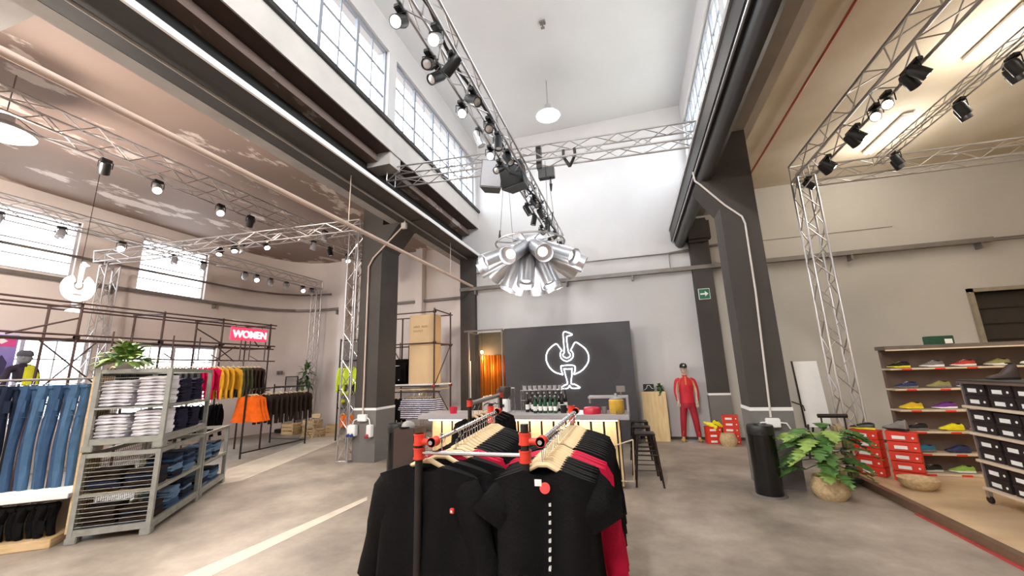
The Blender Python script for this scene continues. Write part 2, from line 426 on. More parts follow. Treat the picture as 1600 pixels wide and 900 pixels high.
# right runway
T = thing('crane_beam', 'black crane runway beam with a pale top edge on the right columns', 'beam', (1.4, -7.9, 4.9))
MB().box(1.30, 1.42, -7.9, 11.05, 5.1, 5.46).build('web', m_darkR, T)
MB().box(1.27, 1.30, -7.9, 11.05, 5.40, 5.47).build('flange_edge', m_alu, T)
mb = MB(); prof = [(1.38, 5.12), (1.40, 4.97), (1.46, 4.91), (1.54, 4.9), (1.60, 4.94), (1.62, 5.02), (1.62, 5.75), (1.42, 5.75)]
mb.prism(prof, 'y', -7.9, 11.05); mb.build('lower_flange', m_darkR, T, True)
MB().tube((1.335, -7.9, 5.08), (1.335, 11.05, 5.08), .018, 8).build('cable_tube', m_alu, T, True)
struct('soffit_right', MB().box(1.6, 2.2, Y0, 11.1, 5.75, 5.95), m_greyR)
struct('trim_5', MB().box(2.2, 2.34, Y0, 11.1, 5.75, 6.3), m_pale)
# columns
def strip(mb, x0, x1, y0, y1, z): mb.box(x0-.012, x1+.012, y0-.012, y1+.012, z, z+.05)
T = thing('column', 'dark concrete column beside the left shop floor carrying the crane beam', 'column', (-5.68, 7.95, 0))
MB().box(-5.95, -5.40, 7.6, 8.3, 1.09, 6.1).build('shaft', m_dark, T)
MB().box(-5.96, -5.39, 7.59, 8.31, 0, 1.06).build('painted_base', m_grey, T)
mb = MB(); strip(mb, -5.95, -5.40, 7.6, 8.3, 1.06); mb.build('white_band', m_white, T)
MB().prism([(-5.40, 4.72), (-4.97, 5.26), (-4.25, 5.29), (-4.25, 5.3), (-4.98, 5.3), (-5.40, 5.3)], 'y', 7.6, 8.3).build('haunch', m_dark, T)
T = thing('column', 'dark concrete column with a black bin at its foot on the right', 'column', (1.92, 7.25, 0))
MB().box(1.65, 2.2, 7.0, 7.5, 1.12, 5.75).build('shaft', m_dark, T)
MB().box(1.64, 2.21, 6.99, 7.51, 0, 1.09).build('painted_base', m_grey, T)
mb = MB(); strip(mb, 1.65, 2.2, 7.0, 7.5, 1.09); mb.build('white_band', m_white, T)
MB().prism([(1.65, 4.38), (1.34, 4.88), (1.40, 4.9), (1.65, 5.0), (1.65, 5.7)], 'y', 7.0, 7.5).build('haunch', m_dark, T)
T = thing('pilaster', 'dark pilaster on the end wall beside the changing booth', 'column', (-4.66, 11.0, 0))
MB().box(-4.91, -4.42, 10.95, 11.1, 0, 5.3).build('shaft', m_dark, T)
T = thing('pilaster', 'dark pilaster on the end wall behind the red mannequin', 'column', (1.96, 10.97, 0))
MB().box(1.72, 2.19, 10.9, 11.1, 1.09, 5.1).build('shaft', m_dark, T)
MB().box(1.71, 2.2, 10.89, 11.1, 0, 1.06).build('painted_base', m_grey, T)
mb = MB(); strip(mb, 1.72, 2.19, 10.9, 11.1, 1.06); mb.build('white_band', m_white, T)
MB().bbox(1.62, 2.25, 10.75, 11.1, 4.95, 5.6, .08).build('capital', m_dark, T)
# cross beam at the top left corner
struct('beam_top_left', MB().box(-12.4, -5.2, .9, 1.82, 5.5, 6.1), m_greyR)
# red pipe and conduits on right ceiling
T = thing('sprinkler_pipe', 'thin red pipe running along the tan ceiling', 'pipe', (3.12, -7.9, 6.2))
MB().tube((3.12, -7.9, 6.25), (3.12, 11.0, 6.25), .022, 8).build('pipe', mat('red_pipe', '#a5452e', .5), T, True)
# beige pipe and trays
T = thing('heating_pipe', 'long beige pipe slung below the left crane beam', 'pipe', (-4.5, -7.9, 4.3))
MB().tube((-4.5, -7.9, 4.37), (-4.5, 11.0, 4.37), .04, 12).build('pipe', m_pipe, T, True)
for y in (-4, 1.2, 5.35, 9.4): MB().tube((-4.5, y, 4.40), (-4.5, y, 5.3), .008, 6).build('hanger_rod', m_pipe, T)
T = thing('cable_tray', 'grey cable tray crossing the end wall from the booth to the right', 'cable tray', (-4.2, 11.0, 4.28))
MB().box(-4.9, 7.8, 10.88, 11.02, 4.24, 4.34).build('tray', m_tray, T)
MB().tube((7.8, 10.95, 4.31), (9.99, 10.95, 4.31), .02).tube((7.8, 10.99, 4.27), (9.99, 10.99, 4.27), .02).build('cable', m_tray, T)
for x in (-4.4, -1.6, 0.2, 3.0, 5.2, 7.6): MB().box(x-.02, x+.02, 10.9, 11.1, 4.12, 4.26).build('bracket', m_tray, T)
T = thing('pipe_run', 'thin pipe on the end wall above the cable tray', 'pipe', (-4.4, 11.02, 4.78))
MB().tube((-4.4, 11.04, 4.80), (1.7, 11.04, 4.78), .018).tube((1.2, 11.04, 4.78), (1.2, 11.04, 4.3), .012).tube((1.2, 11.04, 4.78), (2.6, 11.04, 4.9), .03).build('pipe', m_tray, T, True)
T = thing('cable_tray', 'grey cable tray following the curved corner wall at the left', 'cable tray', (-12.2, 6, 4.2))
tp = [(-12.3, -3, 4.17), (-12.3, 9.3, 4.17), (-12.25, 10.1, 4.18), (-12.05, 10.85, 4.2), (-11.7, 11.4, 4.22), (-11.2, 11.78, 4.24), (-10.6, 11.9, 4.25), (-5.1, 11.9, 4.25)]
MB().path(tp, .055, 4).build('tray', m_tray, T)
MB().path([(x*.998, y-.03*(i > 5), z+.58) for i, (x, y, z) in enumerate(tp[:7])], .035, 6).build('upper_pipe', m_tray, T, True)
for y in (3.7, 6.3, 8.9): MB().box(-12.4, -12.28, y-.03, y+.03, 4.0, 4.12).build('bracket', m_tray, T)
for x in (-10.3, -8.6, -6.8): MB().box(x-.03, x+.03, 11.88, 12.0, 4.05, 4.2).build('bracket', m_tray, T)
# pier strips on the back-left wall
struct('pilaster_back_left', MB().box(-10.05, -9.75, 11.7, 12.0, 0, 6.1), m_wallL)
T = thing('drain_pipe', 'pair of grey drain pipes beside the back left pier', 'pipe', (-9.5, 11.9, 0))
for x in (-9.55, -9.3): MB().tube((x, 11.9, 0), (x, 11.9, 5.6), .07, 10).build('pipe', m_wallL, T, True)
struct('pilaster_back_mid', MB().box(-6.95, -6.7, 11.75, 12.0, 0, 6.1), m_wallL)
T = thing('junction_box', 'grey electrical cabinet on the back left wall', 'box', (-9.3, 11.85, 3.0))
MB().bbox(-9.2, -8.75, 11.8, 11.98, 3.0, 3.6, .01).build('cabinet', m_tray, T)

# ================================================================== TRUSSES
def truss(label, p, q, s=.3, seg=.4, upv=(0, 0, 1), cat='truss', r=.018, group=None, s2=None, m=m_alu, plate=False, off2=True):
    """square lattice girder; p,q = centre line"""
    p, q = Vector(p), Vector(q); d = (q-p).normalized(); U = Vector(upv); U = (U-d*U.dot(d)).normalized(); S = d.cross(U)
    s2 = s2 or s
    T = thing('lattice_truss' if cat == 'truss' else 'truss_tower', label, cat, p, group)
    c = [U*(s/2)*i+S*(s2/2)*j for i, j in ((1, 1), (1, -1), (-1, -1), (-1, 1))]
    for o_ in c: MB().tube(p+o_, q+o_, r, 8).build('chord', m, T, True)
    n = max(2, round((q-p).length/seg))
    for k in range(4):
        a, b = c[k], c[(k+1) % 4]; mb = MB()
        for i in range(n):
            t0, t1 = p.lerp(q, i/n), p.lerp(q, (i+1)/n)
            if i % 2: a_, b_ = b, a
            else: a_, b_ = a, b
            mb.tube(t0+a_, t1+b_, r*.5, 5, cap=False)
        mb.tube(p+a, p+b, r*.7, 5).tube(q+a, q+b, r*.7, 5)
        mb.build('lattice_side', m, T)
    if plate:
        MB().box(p.x-s*.62, p.x+s*.62, p.y-s*.62, p.y+s*.62, 0, .02).build('base_plate', m, T)
    return T
truss('long silver lighting truss along the middle of the nave full of black lamps', (-1.70, -3, 5.42), (-1.70, 10.7, 5.42), .26, .36)
truss('silver cross truss bridging the nave under the tall windows', (-4.6, 6.7, 5.93), (1.38, 6.7, 5.66), .30, .42)
truss('white truss tower standing against the left dark column', (-6.12, 7.62, .02), (-6.12, 7.62, 5.2), .26, .3, (1, 0, 0), 'tower', plate=True)
truss('silver truss from the tower at the left column to the far left tower', (-6.0, 7.62, 5.36), (-11.85, 5.75, 4.72), .26, .4)
truss('truss tower rising behind the hanging white emblem at the left wall', (-11.9, 6.0, .02), (-11.9, 6.0, 4.6), .26, .3, (1, 0, 0), 'tower', plate=True)
truss('dusty lighting truss nearest the left windows', (-10.85, -3, 5.12), (-10.85, 11.55, 5.12), .28, .42)
truss('dusty lighting truss under the stained ceiling beside the beige pipe', (-7.72, -3, 5.5), (-7.72, 11.4, 5.5), .34, .42)
truss('thin truss tower by the curved corner with a plant tied to it', (-10.85, 11.45, .02), (-10.85, 11.45, 5.0), .22, .3, (1, 0, 0), 'tower', plate=True)
truss('silver truss tower standing by the leaning white board at the right', (3.22, 7.75, .02), (3.22, 7.75, 5.0), .26, .32, (1, 0, 0), 'tower', plate=True)
truss('silver lighting truss under the tan ceiling beside the red pipe', (3.25, -3, 5.18), (3.25, 7.9, 5.18), .30, .42)
truss('pale cross truss running right from the silver tower', (3.35, 8.15, 5.2), (9.8, 8.4, 5.2), .28, .42)
truss('slim lighting ladder truss between the fluorescent lamps', (4.6, -3, 5.32), (4.6, 8.2, 5.32), .14, .3, s2=.12, r=.011)
truss('short truss near the right ceiling edge', (6.6, 3.0, 5.1), (6.6, 7.9, 5.1), .26, .4)
# ================================================================== LAMPS
ORD = ['first', 'second', 'third', 'fourth', 'fifth', 'sixth', 'seventh', 'eighth', 'ninth', 'tenth', 'eleventh', 'twelfth', 'thirteenth', 'fourteenth', 'fifteenth', 'sixteenth', 'seventeenth', 'eighteenth', 'nineteenth', 'twentieth', 'twenty-first', 'twenty-second']
def spot_head(label, loc, d, lit=False, group=None, name='track_spotlight', r=.055, L=.2, body=None, power=0, col=(1, .86, .7), clamp=True):
    loc = Vector(loc); d = Vector(d).normalized(); body = body or m_black
    T = thing(name, label, 'spotlight', loc, group)
    if clamp: MB().bbox(loc.x-.035, loc.x+.035, loc.y-.07, loc.y+.07, loc.z-.05, loc.z+.0, .008).build('driver_box', m_black, T)
    c = loc+Vector((0, 0, -.15)); s = d.cross(Vector((0, 0, 1)))
    s = s.normalized() if s.length > .1 else Vector((1, 0, 0))
    mb = MB()
    for i in (-1, 1): mb.tube(c+s*(r+.012)*i, c+s*(r+.012)*i+Vector((0, 0, .10)), .007, 5)
    mb.tube(c+s*(r+.012)+Vector((0, 0, .10)), c-s*(r+.012)+Vector((0, 0, .10)), .007, 5); mb.build('yoke', m_black, T)
    MB().lathe([(r*.6, -L*.5), (r*.8, -L*.48), (r, -L*.3), (r, L*.5), (r*.88, L*.5), (r*.8, L*.44)], c, 14, d).build('housing', body, T, True)
    f = c+d*(L*.44)
    MB().lathe([(r*.86, 0), (r*.6, .008), (.001, .012)], f, 14, d).build('lens', e_lens if lit else m_silver, T, True)
    if power:
        lamp('spot_beam', 'SPOT', f+d*.05, power, col, .05, f+d, T, 1.25)
    return T
D = Vector
G = 'black spotlights on the long nave truss'
rnd = random.Random(3)
# nave truss
yy = [2.75, 3.05, 3.32, 3.42, 3.52, 4.02, 4.2, 4.62, 4.82, 5.0, 5.3, 5.5, 5.75, 7.3, 7.6, 7.9, 8.2, 8.6, 9.0, 9.5, 10.0, 10.4]
for i, y in enumerate(yy):
    lit = i in (0, 1, 6, 10)
    side = -.13 if i % 2 == 0 else .1
    white = i in (1, 8)
    spot_head('lit spotlight on the long nave truss, %s from the near end' % ORD[i] if lit else 'unlit spotlight on the long nave truss, %s from the near end' % ORD[i], (-1.72+side, y, 5.28), (rnd.uniform(-.1, .5), rnd.uniform(-1, -.6), -.8) if lit else (rnd.uniform(-.9, .9), rnd.uniform(-1, .3), -.8), lit,
              'lit spotlights on the long nave truss' if lit else 'unlit spotlights on the long nave truss', power=70 if lit else 0, r=.062, L=.24, body=m_silver if white else None, col=(1, .97, .92))
T = thing('power_cable', 'black cable bundle lying along the long nave truss', 'cable', (-1.7, -2.5, 5.35))
MB().path([(-1.66+.04*math.sin(i*1.7), -2.5+i*.45, 5.36+.03*math.sin(i*2.3)) for i in range(29)], .02, 6).build('cable', m_rope, T, True)
# tangled cables beyond the speakers
T = thing('cable_tangle', 'tangled black cables and clamps on the truss behind the loudspeakers', 'cable', (-1.7, 7.2, 5.3))
mb = MB()
for i in range(9):
    y = 7.1+i*.25; mb.path([(-1.83+rnd.uniform(-.05, .3), y+rnd.uniform(-.1, .2), 5.2+rnd.uniform(0, .4)) for _ in range(6)], .014, 5)
mb.build('cable', m_rope, T, True)
# loudspeakers
m_spk = mat('speaker_front_grey', '#8c8c93', .4, var=.05)
for nm, x0, x1, z0, z1, rz, mm, lb in (('a', -2.42, -2.02, 5.1, 5.62, .25, m_spk, 'grey fronted loudspeaker hung below the nave truss'), ('b', -1.98, -1.52, 5.05, 5.5, -.2, m_blackg, 'black loudspeaker hung beside the grey fronted one')):
    T = thing('loudspeaker', lb, 'loudspeaker', ((x0+x1)/2, 6.35, z0)); cx = (x0+x1)/2
    MB().prism([(x0, 6.25), (x1, 6.25), (x1-.06, 6.58), (x0+.06, 6.58)], 'z', z0, z1).build('cabinet', m_black, T)
    MB().bbox(x0+.02, x1-.02, 6.235, 6.25, z0+.02, z1-.02, .004).build('grille', mm, T)
    MB().tube((cx, 6.4, z1), (cx, 6.4, z1+.15), .015).box(cx-.1, cx+.1, 6.38, 6.42, z1, z1+.02).build('bracket', m_iron, T)
    T.rotation_euler = (.12, rz*.5, rz)
# hoists on the cross truss
for x, lb in ((-1.35, 'black chain hoist on the cross truss just right of the loudspeakers'), (-.78, 'black forked clamp on the cross truss above the silver lamp cluster')):
    T = thing('chain_hoist', lb, 'hoist', (x, 6.7, 5.5))
    if x < -1:
        MB().bbox(x-.05, x+.04, 6.62, 6.76, 5.5, 6.0, .01).build('bracket', m_iron, T)
        MB().bbox(x-.02, x+.28, 6.6, 6.72, 5.28, 5.48, .01).build('motor', m_blackg, T)
        MB().tube((x+.2, 6.66, 5.28), (x+.2, 6.66, 5.05), .012).tube((x+.2, 6.66, 5.16), (x+.2, 6.66, 5.02), .03, r2=.01).build('hook', m_iron, T)
    else:
        MB().path([(x-.1, 6.66, 5.8), (x-.11, 6.66, 5.66), (x, 6.66, 5.45)], .03, 6).path([(x+.1, 6.66, 5.8), (x+.11, 6.66, 5.66), (x, 6.66, 5.45)], .03, 6).build('clamp', m_iron, T, True)
# chandelier of silver tubes
CC = Vector((-1.63, 6.8, 4.08))
T = thing('tube_chandelier', 'large round cluster of silver tube lamps hanging over the shop', 'chandelier', (CC.x, CC.y, 3.2))
MB().path([(CC.x+.64*math.cos(t*PI/18), CC.y+.64*math.sin(t*PI/18), CC.z+.03) for t in range(36)], .018, 8, True).build('ring', m_alu, T, True)
mb = MB()
for k in range(6):
    t = PI*k/6; mb.tube((CC.x+.64*math.cos(t), CC.y+.64*math.sin(t), CC.z+.03), (CC.x-.64*math.cos(t), CC.y-.64*math.sin(t), CC.z+.03), .012)
mb.build('ring_spokes', m_alu, T)
def chtube(az, el, r0, L, R_, z0, on=True):
    d = Vector((math.cos(az)*math.cos(el), math.sin(az)*math.cos(el), -math.sin(el)))
    s_ = CC+Vector((math.cos(az)*r0, math.sin(az)*r0, z0))
    prof = [(R_*.6, 0), (R_*.78, .04), (R_*.9, L*.5), (R_, L), (R_*.95, L+.004), (R_*.93, L-.04), (R_*.9, L-.10), (R_*.3, L-.12)]
    o = MB().lathe(prof, s_, 24, d).build('tube_shade', m_silver, T, True)
    MB().lathe([(R_*.5, L-.105), (R_*.45, L-.095), (.002, L-.09)], s_, 16, d).build('lens', e_soft, o, True)
for k in range(10): chtube(math.radians(36*k+9), math.radians(27), .16, .90, .155, -.04)
for k in range(6): chtube(math.radians(60*k+30), math.radians(66), .12, .82, .155, -.1, k % 2 == 1)
MB().lathe([(.02, -.25), (.3, -.2), (.34, .0), (.3, .1), (.02, .12)], CC, 20).build('hub', m_silver, T, True)
for k in range(4):
    a = PI/4+PI/2*k; p = CC+Vector((.74*math.cos(a)*.85, .62*math.sin(a), .04))
    MB().tube(p, (p.x*.9+CC.x*.1, 6.7+(p.y-6.7)*.25, 5.62), .004, 5).build('suspension_wire', m_iron, T)
    MB().tube(p, p+Vector((0, 0, .16)), .03, 6, .008).build('wire_lock', m_black, T)
lamp('chandelier_light', 'POINT', (CC.x, CC.y, 2.95), 40, (1, .97, .93), .4, parent=T)
# pendants
def pendant(x, y, z, zc, label, power, R_=.3, col=(1, .96, .9)):
    T = thing('pendant_lamp', label, 'pendant lamp', (x, y, z))
    MB().tube((x, y, z+.3), (x, y, zc), .008, 6).build('cord', m_tray, T)
    MB().lathe([(.05, .32), (.08, .3), (.1, .16), (R_*.6, .12), (R_, .02), (R_, 0), (R_*.95, .02), (R_*.5, .1)], (x, y, z), 24).build('shade', m_silver, T, True)
    MB().lathe([(R_*.94, .015), (R_*.7, -.05), (.3*R_, -.08), (.002, -.085)], (x, y, z), 20).build('diffuser', e_lamp, T, True)
    lamp('bulb_light', 'POINT', (x, y, z-.25), power, col, .25, parent=T)
pendant(-1.5, 8.85, 8.15, 9.2, 'bright bell pendant lamp high under the nave ceiling', 22)
for y, w_ in ((-1.8, 'first'), (-5.4, 'second')): pendant(-1.5, y, 8.15, 9.2, 'unseen fill pendant added high in the nave, %s one behind the viewer' % w_, 850, col=(1, .98, .95))  # unseen lamps added behind the camera as fill light for the nave
pendant(-7.95, 2.6, 5.2, 6.1, 'white glowing pendant lamp cut by the left picture edge', 520, .32, (1, .9, .8))
pendant(-8.0, -3.0, 5.2, 6.1, 'unseen fill pendant added over the left aisle behind the viewer', 700, .32, (1, .88, .78))  # extra lamp out of view, added to brighten the left aisle walls
T = thing('ceiling_hook', 'small dark hook plate left on the nave ceiling', 'hook', (-1.21, 7.1, 9.0))
MB().box(-1.27, -1.15, 7.05, 7.15, 9.16, 9.2).tube((-1.21, 7.1, 9.17), (-1.21, 7.1, 9.05), .015).box(-1.25, -1.17, 7.08, 7.12, 9.03, 9.06).build('hook', m_tray, T)
# left aisle lamps on the dusty trusses
for (x, y, lit, lb) in ((-7.72, 3.6, False, 'square black spotlight on the truss beside the beige pipe'), (-7.75, 4.35, True, 'left lit spotlight on the truss beside the beige pipe'),
                        (-7.72, 5.45, True, 'right lit spotlight on the truss beside the beige pipe'), (-7.70, 6.1, False, 'small unlit spotlight near the truss crossing')):
    spot_head(lb, (x, y, 5.3), (.75, -.4, -.8) if lit else (-.6, .3, -.7), lit, power=130 if lit else 0, r=.07, L=.2, col=(1, .84, .72), body=m_silver if lit else None)
for i, (x, y, lit) in enumerate(((-10.85, 3.75, False), (-10.85, 4.6, False), (-10.85, 5.6, True), (-10.85, 6.7, False), (-10.85, 7.4, False), (-10.85, 8.6, False), (-10.85, 9.0, True), (-10.85, 9.5, False), (-10.85, 10.1, False), (-10.85, 10.8, True), (-10.85, 11.2, False))):
    spot_head('%s spotlight on the truss nearest the left windows, %s from the near end' % ('lit' if lit else 'unlit', ORD[i]), (x, y, 4.96), (.9, -.55, -.6) if lit else (.4, -.3, -.8), lit,
              '%s spotlights nearest the left windows' % ('lit' if lit else 'unlit'), power=150 if lit else 0, r=.07, L=.2, col=(1, .82, .68), body=m_silver)
for i, (x, y, lit) in enumerate(((-8.3, 7.05, True), (-8.9, 6.9, False), (-9.4, 6.75, True), (-7.7, 7.9, False), (-7.7, 8.5, False), (-7.7, 9.2, True), (-7.7, 9.9, False), (-7.7, 10.6, True), (-9.0, 6.8, True), (-6.9, 7.4, False))):
    z = 5.3 if x > -7.8 else 5.02+.19*(x+9.4)*.5
    spot_head('%s spotlight by the crossing of the left trusses, %s' % ('lit' if lit else 'unlit', ('first along the cross truss', 'second along the cross truss', 'third along the cross truss', 'nearest on the inner truss', 'second on the inner truss', 'third on the inner truss', 'fourth on the inner truss', 'farthest on the inner truss', 'between the second and third', 'nearest the left column tower')[i]), (x, y, z), (rnd.uniform(.3, .8), rnd.uniform(-.7, -.2), -.8) if lit else (rnd.uniform(-.5, .5), rnd.uniform(-.3, .6), -1), lit,
              '%s spotlights by the crossing of the left trusses' % ('lit' if lit else 'unlit'), power=120 if lit else 0, r=.07, L=.2, col=(1, .86, .76), body=m_silver if i % 2 else None)
# right aisle lamps
for i, (y, lit) in enumerate(((4.9, 0), (5.05, 0), (5.45, 1), (5.7, 1), (6.15, 0), (6.3, 0), (7.0, 0), (7.15, 0), (7.75, 0))):
    spot_head('glaring lit spotlight on the silver tower truss, %s from the near end' % ORD[i] if lit else 'black spotlight on the silver tower truss, %s from the near end' % ORD[i], (3.3, y, 5.03), (-.5 if lit else .6, -.7 if lit else (.35 if i % 2 else -.1), -.6), True,
              'glaring spotlights right' if lit else 'black spotlights on the right truss', power=130 if lit else 75, r=.062, L=.2, col=(1, .86, .66))
for i, y in enumerate((5.55, 5.72, 6.35, 6.5, 7.75, 7.95)):
    spot_head('black spotlight on the slim ladder truss, %s from the near end' % ORD[i], (4.62+.1*(i % 2), y, 5.26), (.45, .15, -.8), True, 'black spotlights on the slim ladder truss', power=55, r=.064, L=.2)
# fluorescent lamps
def fluo(x, ya, yb, z, label):
    T = thing('fluorescent_lamp', label, 'ceiling lamp', (x, (ya+yb)/2, z))
    MB().bbox(x-.09, x+.09, ya, yb, z, z+.06, .01).build('housing', m_white, T)
    for s in (-.045, .045): MB().tube((x+s, ya+.03, z-.02), (x+s, yb-.03, z-.02), .016, 8).build('tube', e_tube, T, True)
    for q in (.25, .75): lamp('tube_light', 'POINT', (x, ya+(yb-ya)*q, z-.45), 30, (1, .93, .82), .2, parent=T)
fluo(5.35, 8.4, 9.8, 6.22, 'lit fluorescent batten in front of the right end wall')
fluo(5.35, 6.0, 7.0, 6.22, 'twin tube batten cut by the upper right edge')
fluo(5.35, 1.5, 3.0, 6.22, 'twin tube batten over the right aisle, next behind')
fluo(7.6, 5.0, 6.5, 6.22, 'twin tube batten over the far right aisle')
fluo(5.35, -3.5, -2.0, 6.22, 'twin tube batten over the right aisle, last behind')

# ================================================================== GARMENTS
def garment(mb, hw=.24, L=.7, sleeve='short', th=.04, seed=0, sw=.075, flare=.04, ang=.32):
    rr = random.Random(seed); ph = rr.random()*6; nu, nv = 18, 14
    def zt(s): return -.122-.095*abs(s)**1.25-(.06*(1-(abs(s)/.34)**2) if abs(s) < .34 else 0)
    ids = {}; vs = []; fs = []
    for side in (1, -1):
        for j in range(nv+1):
            t = j/nv
            for i in range(nu+1):
                s = -1+2*i/nu; w_ = hw*(1-.06*math.sin(t*PI)+flare*t)
                z = zt(s)*(1-t)+(-L-.15+.012*math.sin(s*7+ph))*t
                y = side*(th*math.sqrt(max(0, 1-s*s*.98))*(.55+.6*t)+.006)+(.012+.02*t)*math.sin(s*6+ph+t*1.5)+.008*math.sin(s*15+ph*2)*t
                if abs(s) == 1: y = (.012+.02*t)*math.sin(s*6+ph+t*1.5)+side*.004
                ids[side, j, i] = len(vs); vs.append((s*w_, y, z))
        for j in range(nv):
            for i in range(nu):
                fs.append((ids[side, j, i], ids[side, j, i+1], ids[side, j+1, i+1], ids[side, j+1, i]))
    for j in range(nv):
        for i in (0, nu): fs.append((ids[1, j, i], ids[1, j+1, i], ids[-1, j+1, i], ids[-1, j, i]))
    for i in range(nu):
        for j in (nv,): fs.append((ids[1, j, i], ids[1, j, i+1], ids[-1, j, i+1], ids[-1, j, i]))
        if abs(-1+2*(i+.5)/nu) > .3: fs.append((ids[1, 0, i], ids[-1, 0, i], ids[-1, 0, i+1], ids[1, 0, i+1]))
    mb.add(vs, fs)
    if sleeve != 'none':
        SL = .24 if sleeve == 'short' else .62
        for s in (-1, 1):
            a = ang if sleeve == 'long' else ang+.25
            p0 = Vector((s*(hw-sw*.75), 0, -.24)); d = Vector((s*math.sin(a), 0, -math.cos(a)))
            n, m = 10, 8; vs = []
            for i in range(m+1):
                t = i/m; c = p0+d*SL*t+Vector((0, .012*math.sin(t*7+ph), 0)); wd = sw*((1.0-.3*t)*(1 if i else .75) if sleeve == 'long' else .62+.42*t); q = Vector((math.cos(a), 0, s*math.sin(a)))
                for k in range(n):
                    u = 2*PI*k/n; vs.append(c+q*math.cos(u)*wd*(1+.05*math.sin(t*18+k))+Vector((0, 1, 0))*math.sin(u)*th*((.75 if i else .4) if sleeve == 'long' else .5))
            mb.add(vs, [(i*n+k, i*n+(k+1) % n, (i+1)*n+(k+1) % n, (i+1)*n+k) for i in range(m) for k in range(n)]+[tuple(range(n)), tuple(range(m*n, m*n+n))])
    return mb
def hanger(T, wood=True, hw=.2, zoff=0):
    h = MB().path([(-hw, 0, -.215), (-hw*.55, 0, -.165), (-hw*.15, 0, -.125), (hw*.15, 0, -.125), (hw*.55, 0, -.165), (hw, 0, -.215)], [.010, .014, .016, .016, .014, .010], 8).build('hanger', m_woodh if wood else m_black, T, True)
    pts = [(0, 0, -.075), (0, 0, -.02)]+[(.022*math.sin(a)-0, 0, .002+.022*(1-math.cos(a))-.0) for a in [PI*1.0+.0]]
    MB().path([(0, 0, -.125), (0, 0, -.045), (.018, 0, -.03), (.026, 0, -.008), (.018, 0, .014), (0, 0, .022), (-.018, 0, .014)], .0028, 5).build('hook', m_chrome, h, True)
def shirt(name, label, cat, c, group=None, **k):
    T = thing(name, label, cat, (0, 0, 0), group)
    garment(MB(), **k).build('fabric', c, T, True); hanger(T, hw=k.get('hw', .24)*.66)
    return T
c_black = cloth('black', '#080708', .8); c_black2 = cloth('washed_black', '#0d0b0d', .85); c_red = cloth('crimson', '#b01236', .75); c_navy = cloth('navy', '#262338'); c_white = cloth('white', '#eeeaee')
c_grey = cloth('charcoal', '#4b4a4d'); c_pink = cloth('magenta', '#d4134f'); c_yel = cloth('mustard', '#e0a52e'); c_olive = cloth('olive', '#4b4a34'); c_org = cloth('orange', '#f06a1e'); c_brown = cloth('dark_brown', '#33261f')
m_badge = mat('red_badge', '#e8403a', .5)
# --- foreground rack
def clamp(T, p, axis, m=m_red, r=.034, n='clamp'):
    p = Vector(p); a = Vector(axis).normalized()
    return MB().tube(p-a*.035, p+a*.035, r, 12).tube(p-a*.035, p-a*.025, r*1.12, 12).tube(p+a*.025, p+a*.035, r*1.12, 12).build(n, m, T, True)
XA, XB, YF, YR = -1.37, -.66, 2.4, 4.15
T = thing('clothes_rack', 'black pipe clothes rack with red clamps in the foreground', 'clothes rack', (-1.0, 3.2, 0))
for (x, y, h) in ((XA, YF, 1.40), (XB, YF, 1.48), (XA-.14, YR, 1.46), (XB+.02, YR, 1.42)):
    p = MB().tube((x, y, 0), (x, y, h), .0245, 14).build('post', m_iron, T, True)
    MB().tube((x, y, h-.001), (x, y, h+.004), .0255, 14).build('post_cap', m_iron, p, True)
    MB().lathe([(.06, 0), (.06, .01), (.03, .02), (.03, .05)], (x, y, 0), 14).build('floor_flange', m_red, p, True)
    clamp(T, (x, y, 1.30), (0, 0, 1)); clamp(T, (x, y, 1.385 if x < -1.1 and y < 3 else 1.4), (0, 0, 1))
MB().tube((XA, YF-.0, 1.305), (XB, YF-.0, 1.305), .0125, 12).build('cross_bar', m_chrome, T, True)
MB().tube((XA, YR, .25), (XB, YR, .25), .0125, 12).build('lower_bar', m_iron, T, True)
XLr, XRr, ZR = -1.27, -.56, 1.385
railR = [(XRr, YF-.04, ZR), (XRr-.03, YR, ZR)]; railL = [(XLr, YF-.04, 1.37), (XLr-.17, YR+.05, 1.385)]
for rl in (railR, railL):
    MB().tube(rl[0], rl[1], .0135, 12).build('hanging_rail', m_chrome, T, True)
clamp(T, (XRr, YF+.01, ZR), (0, 1, 0), r=.028); clamp(T, (XLr, YF+.01, 1.37), (0, 1, 0), r=.028)
clamp(T, (XRr-.03, YR-.02, ZR), (0, 1, 0), r=.028); clamp(T, (XLr-.15, YR-.02, 1.385), (0, 1, 0), r=.028)
MB().tube((XB, YF, ZR), (XRr, YF, ZR), .02, 10).build('clamp_arm', m_red, T, True); MB().tube((XA, YF, 1.37), (XLr, YF, 1.37), .02, 10).build('clamp_arm', m_red, T, True)
def onrail(rl, t): return Vector(rl[0]).lerp(Vector(rl[1]), t)+Vector((0, 0, -.006))
used = {}
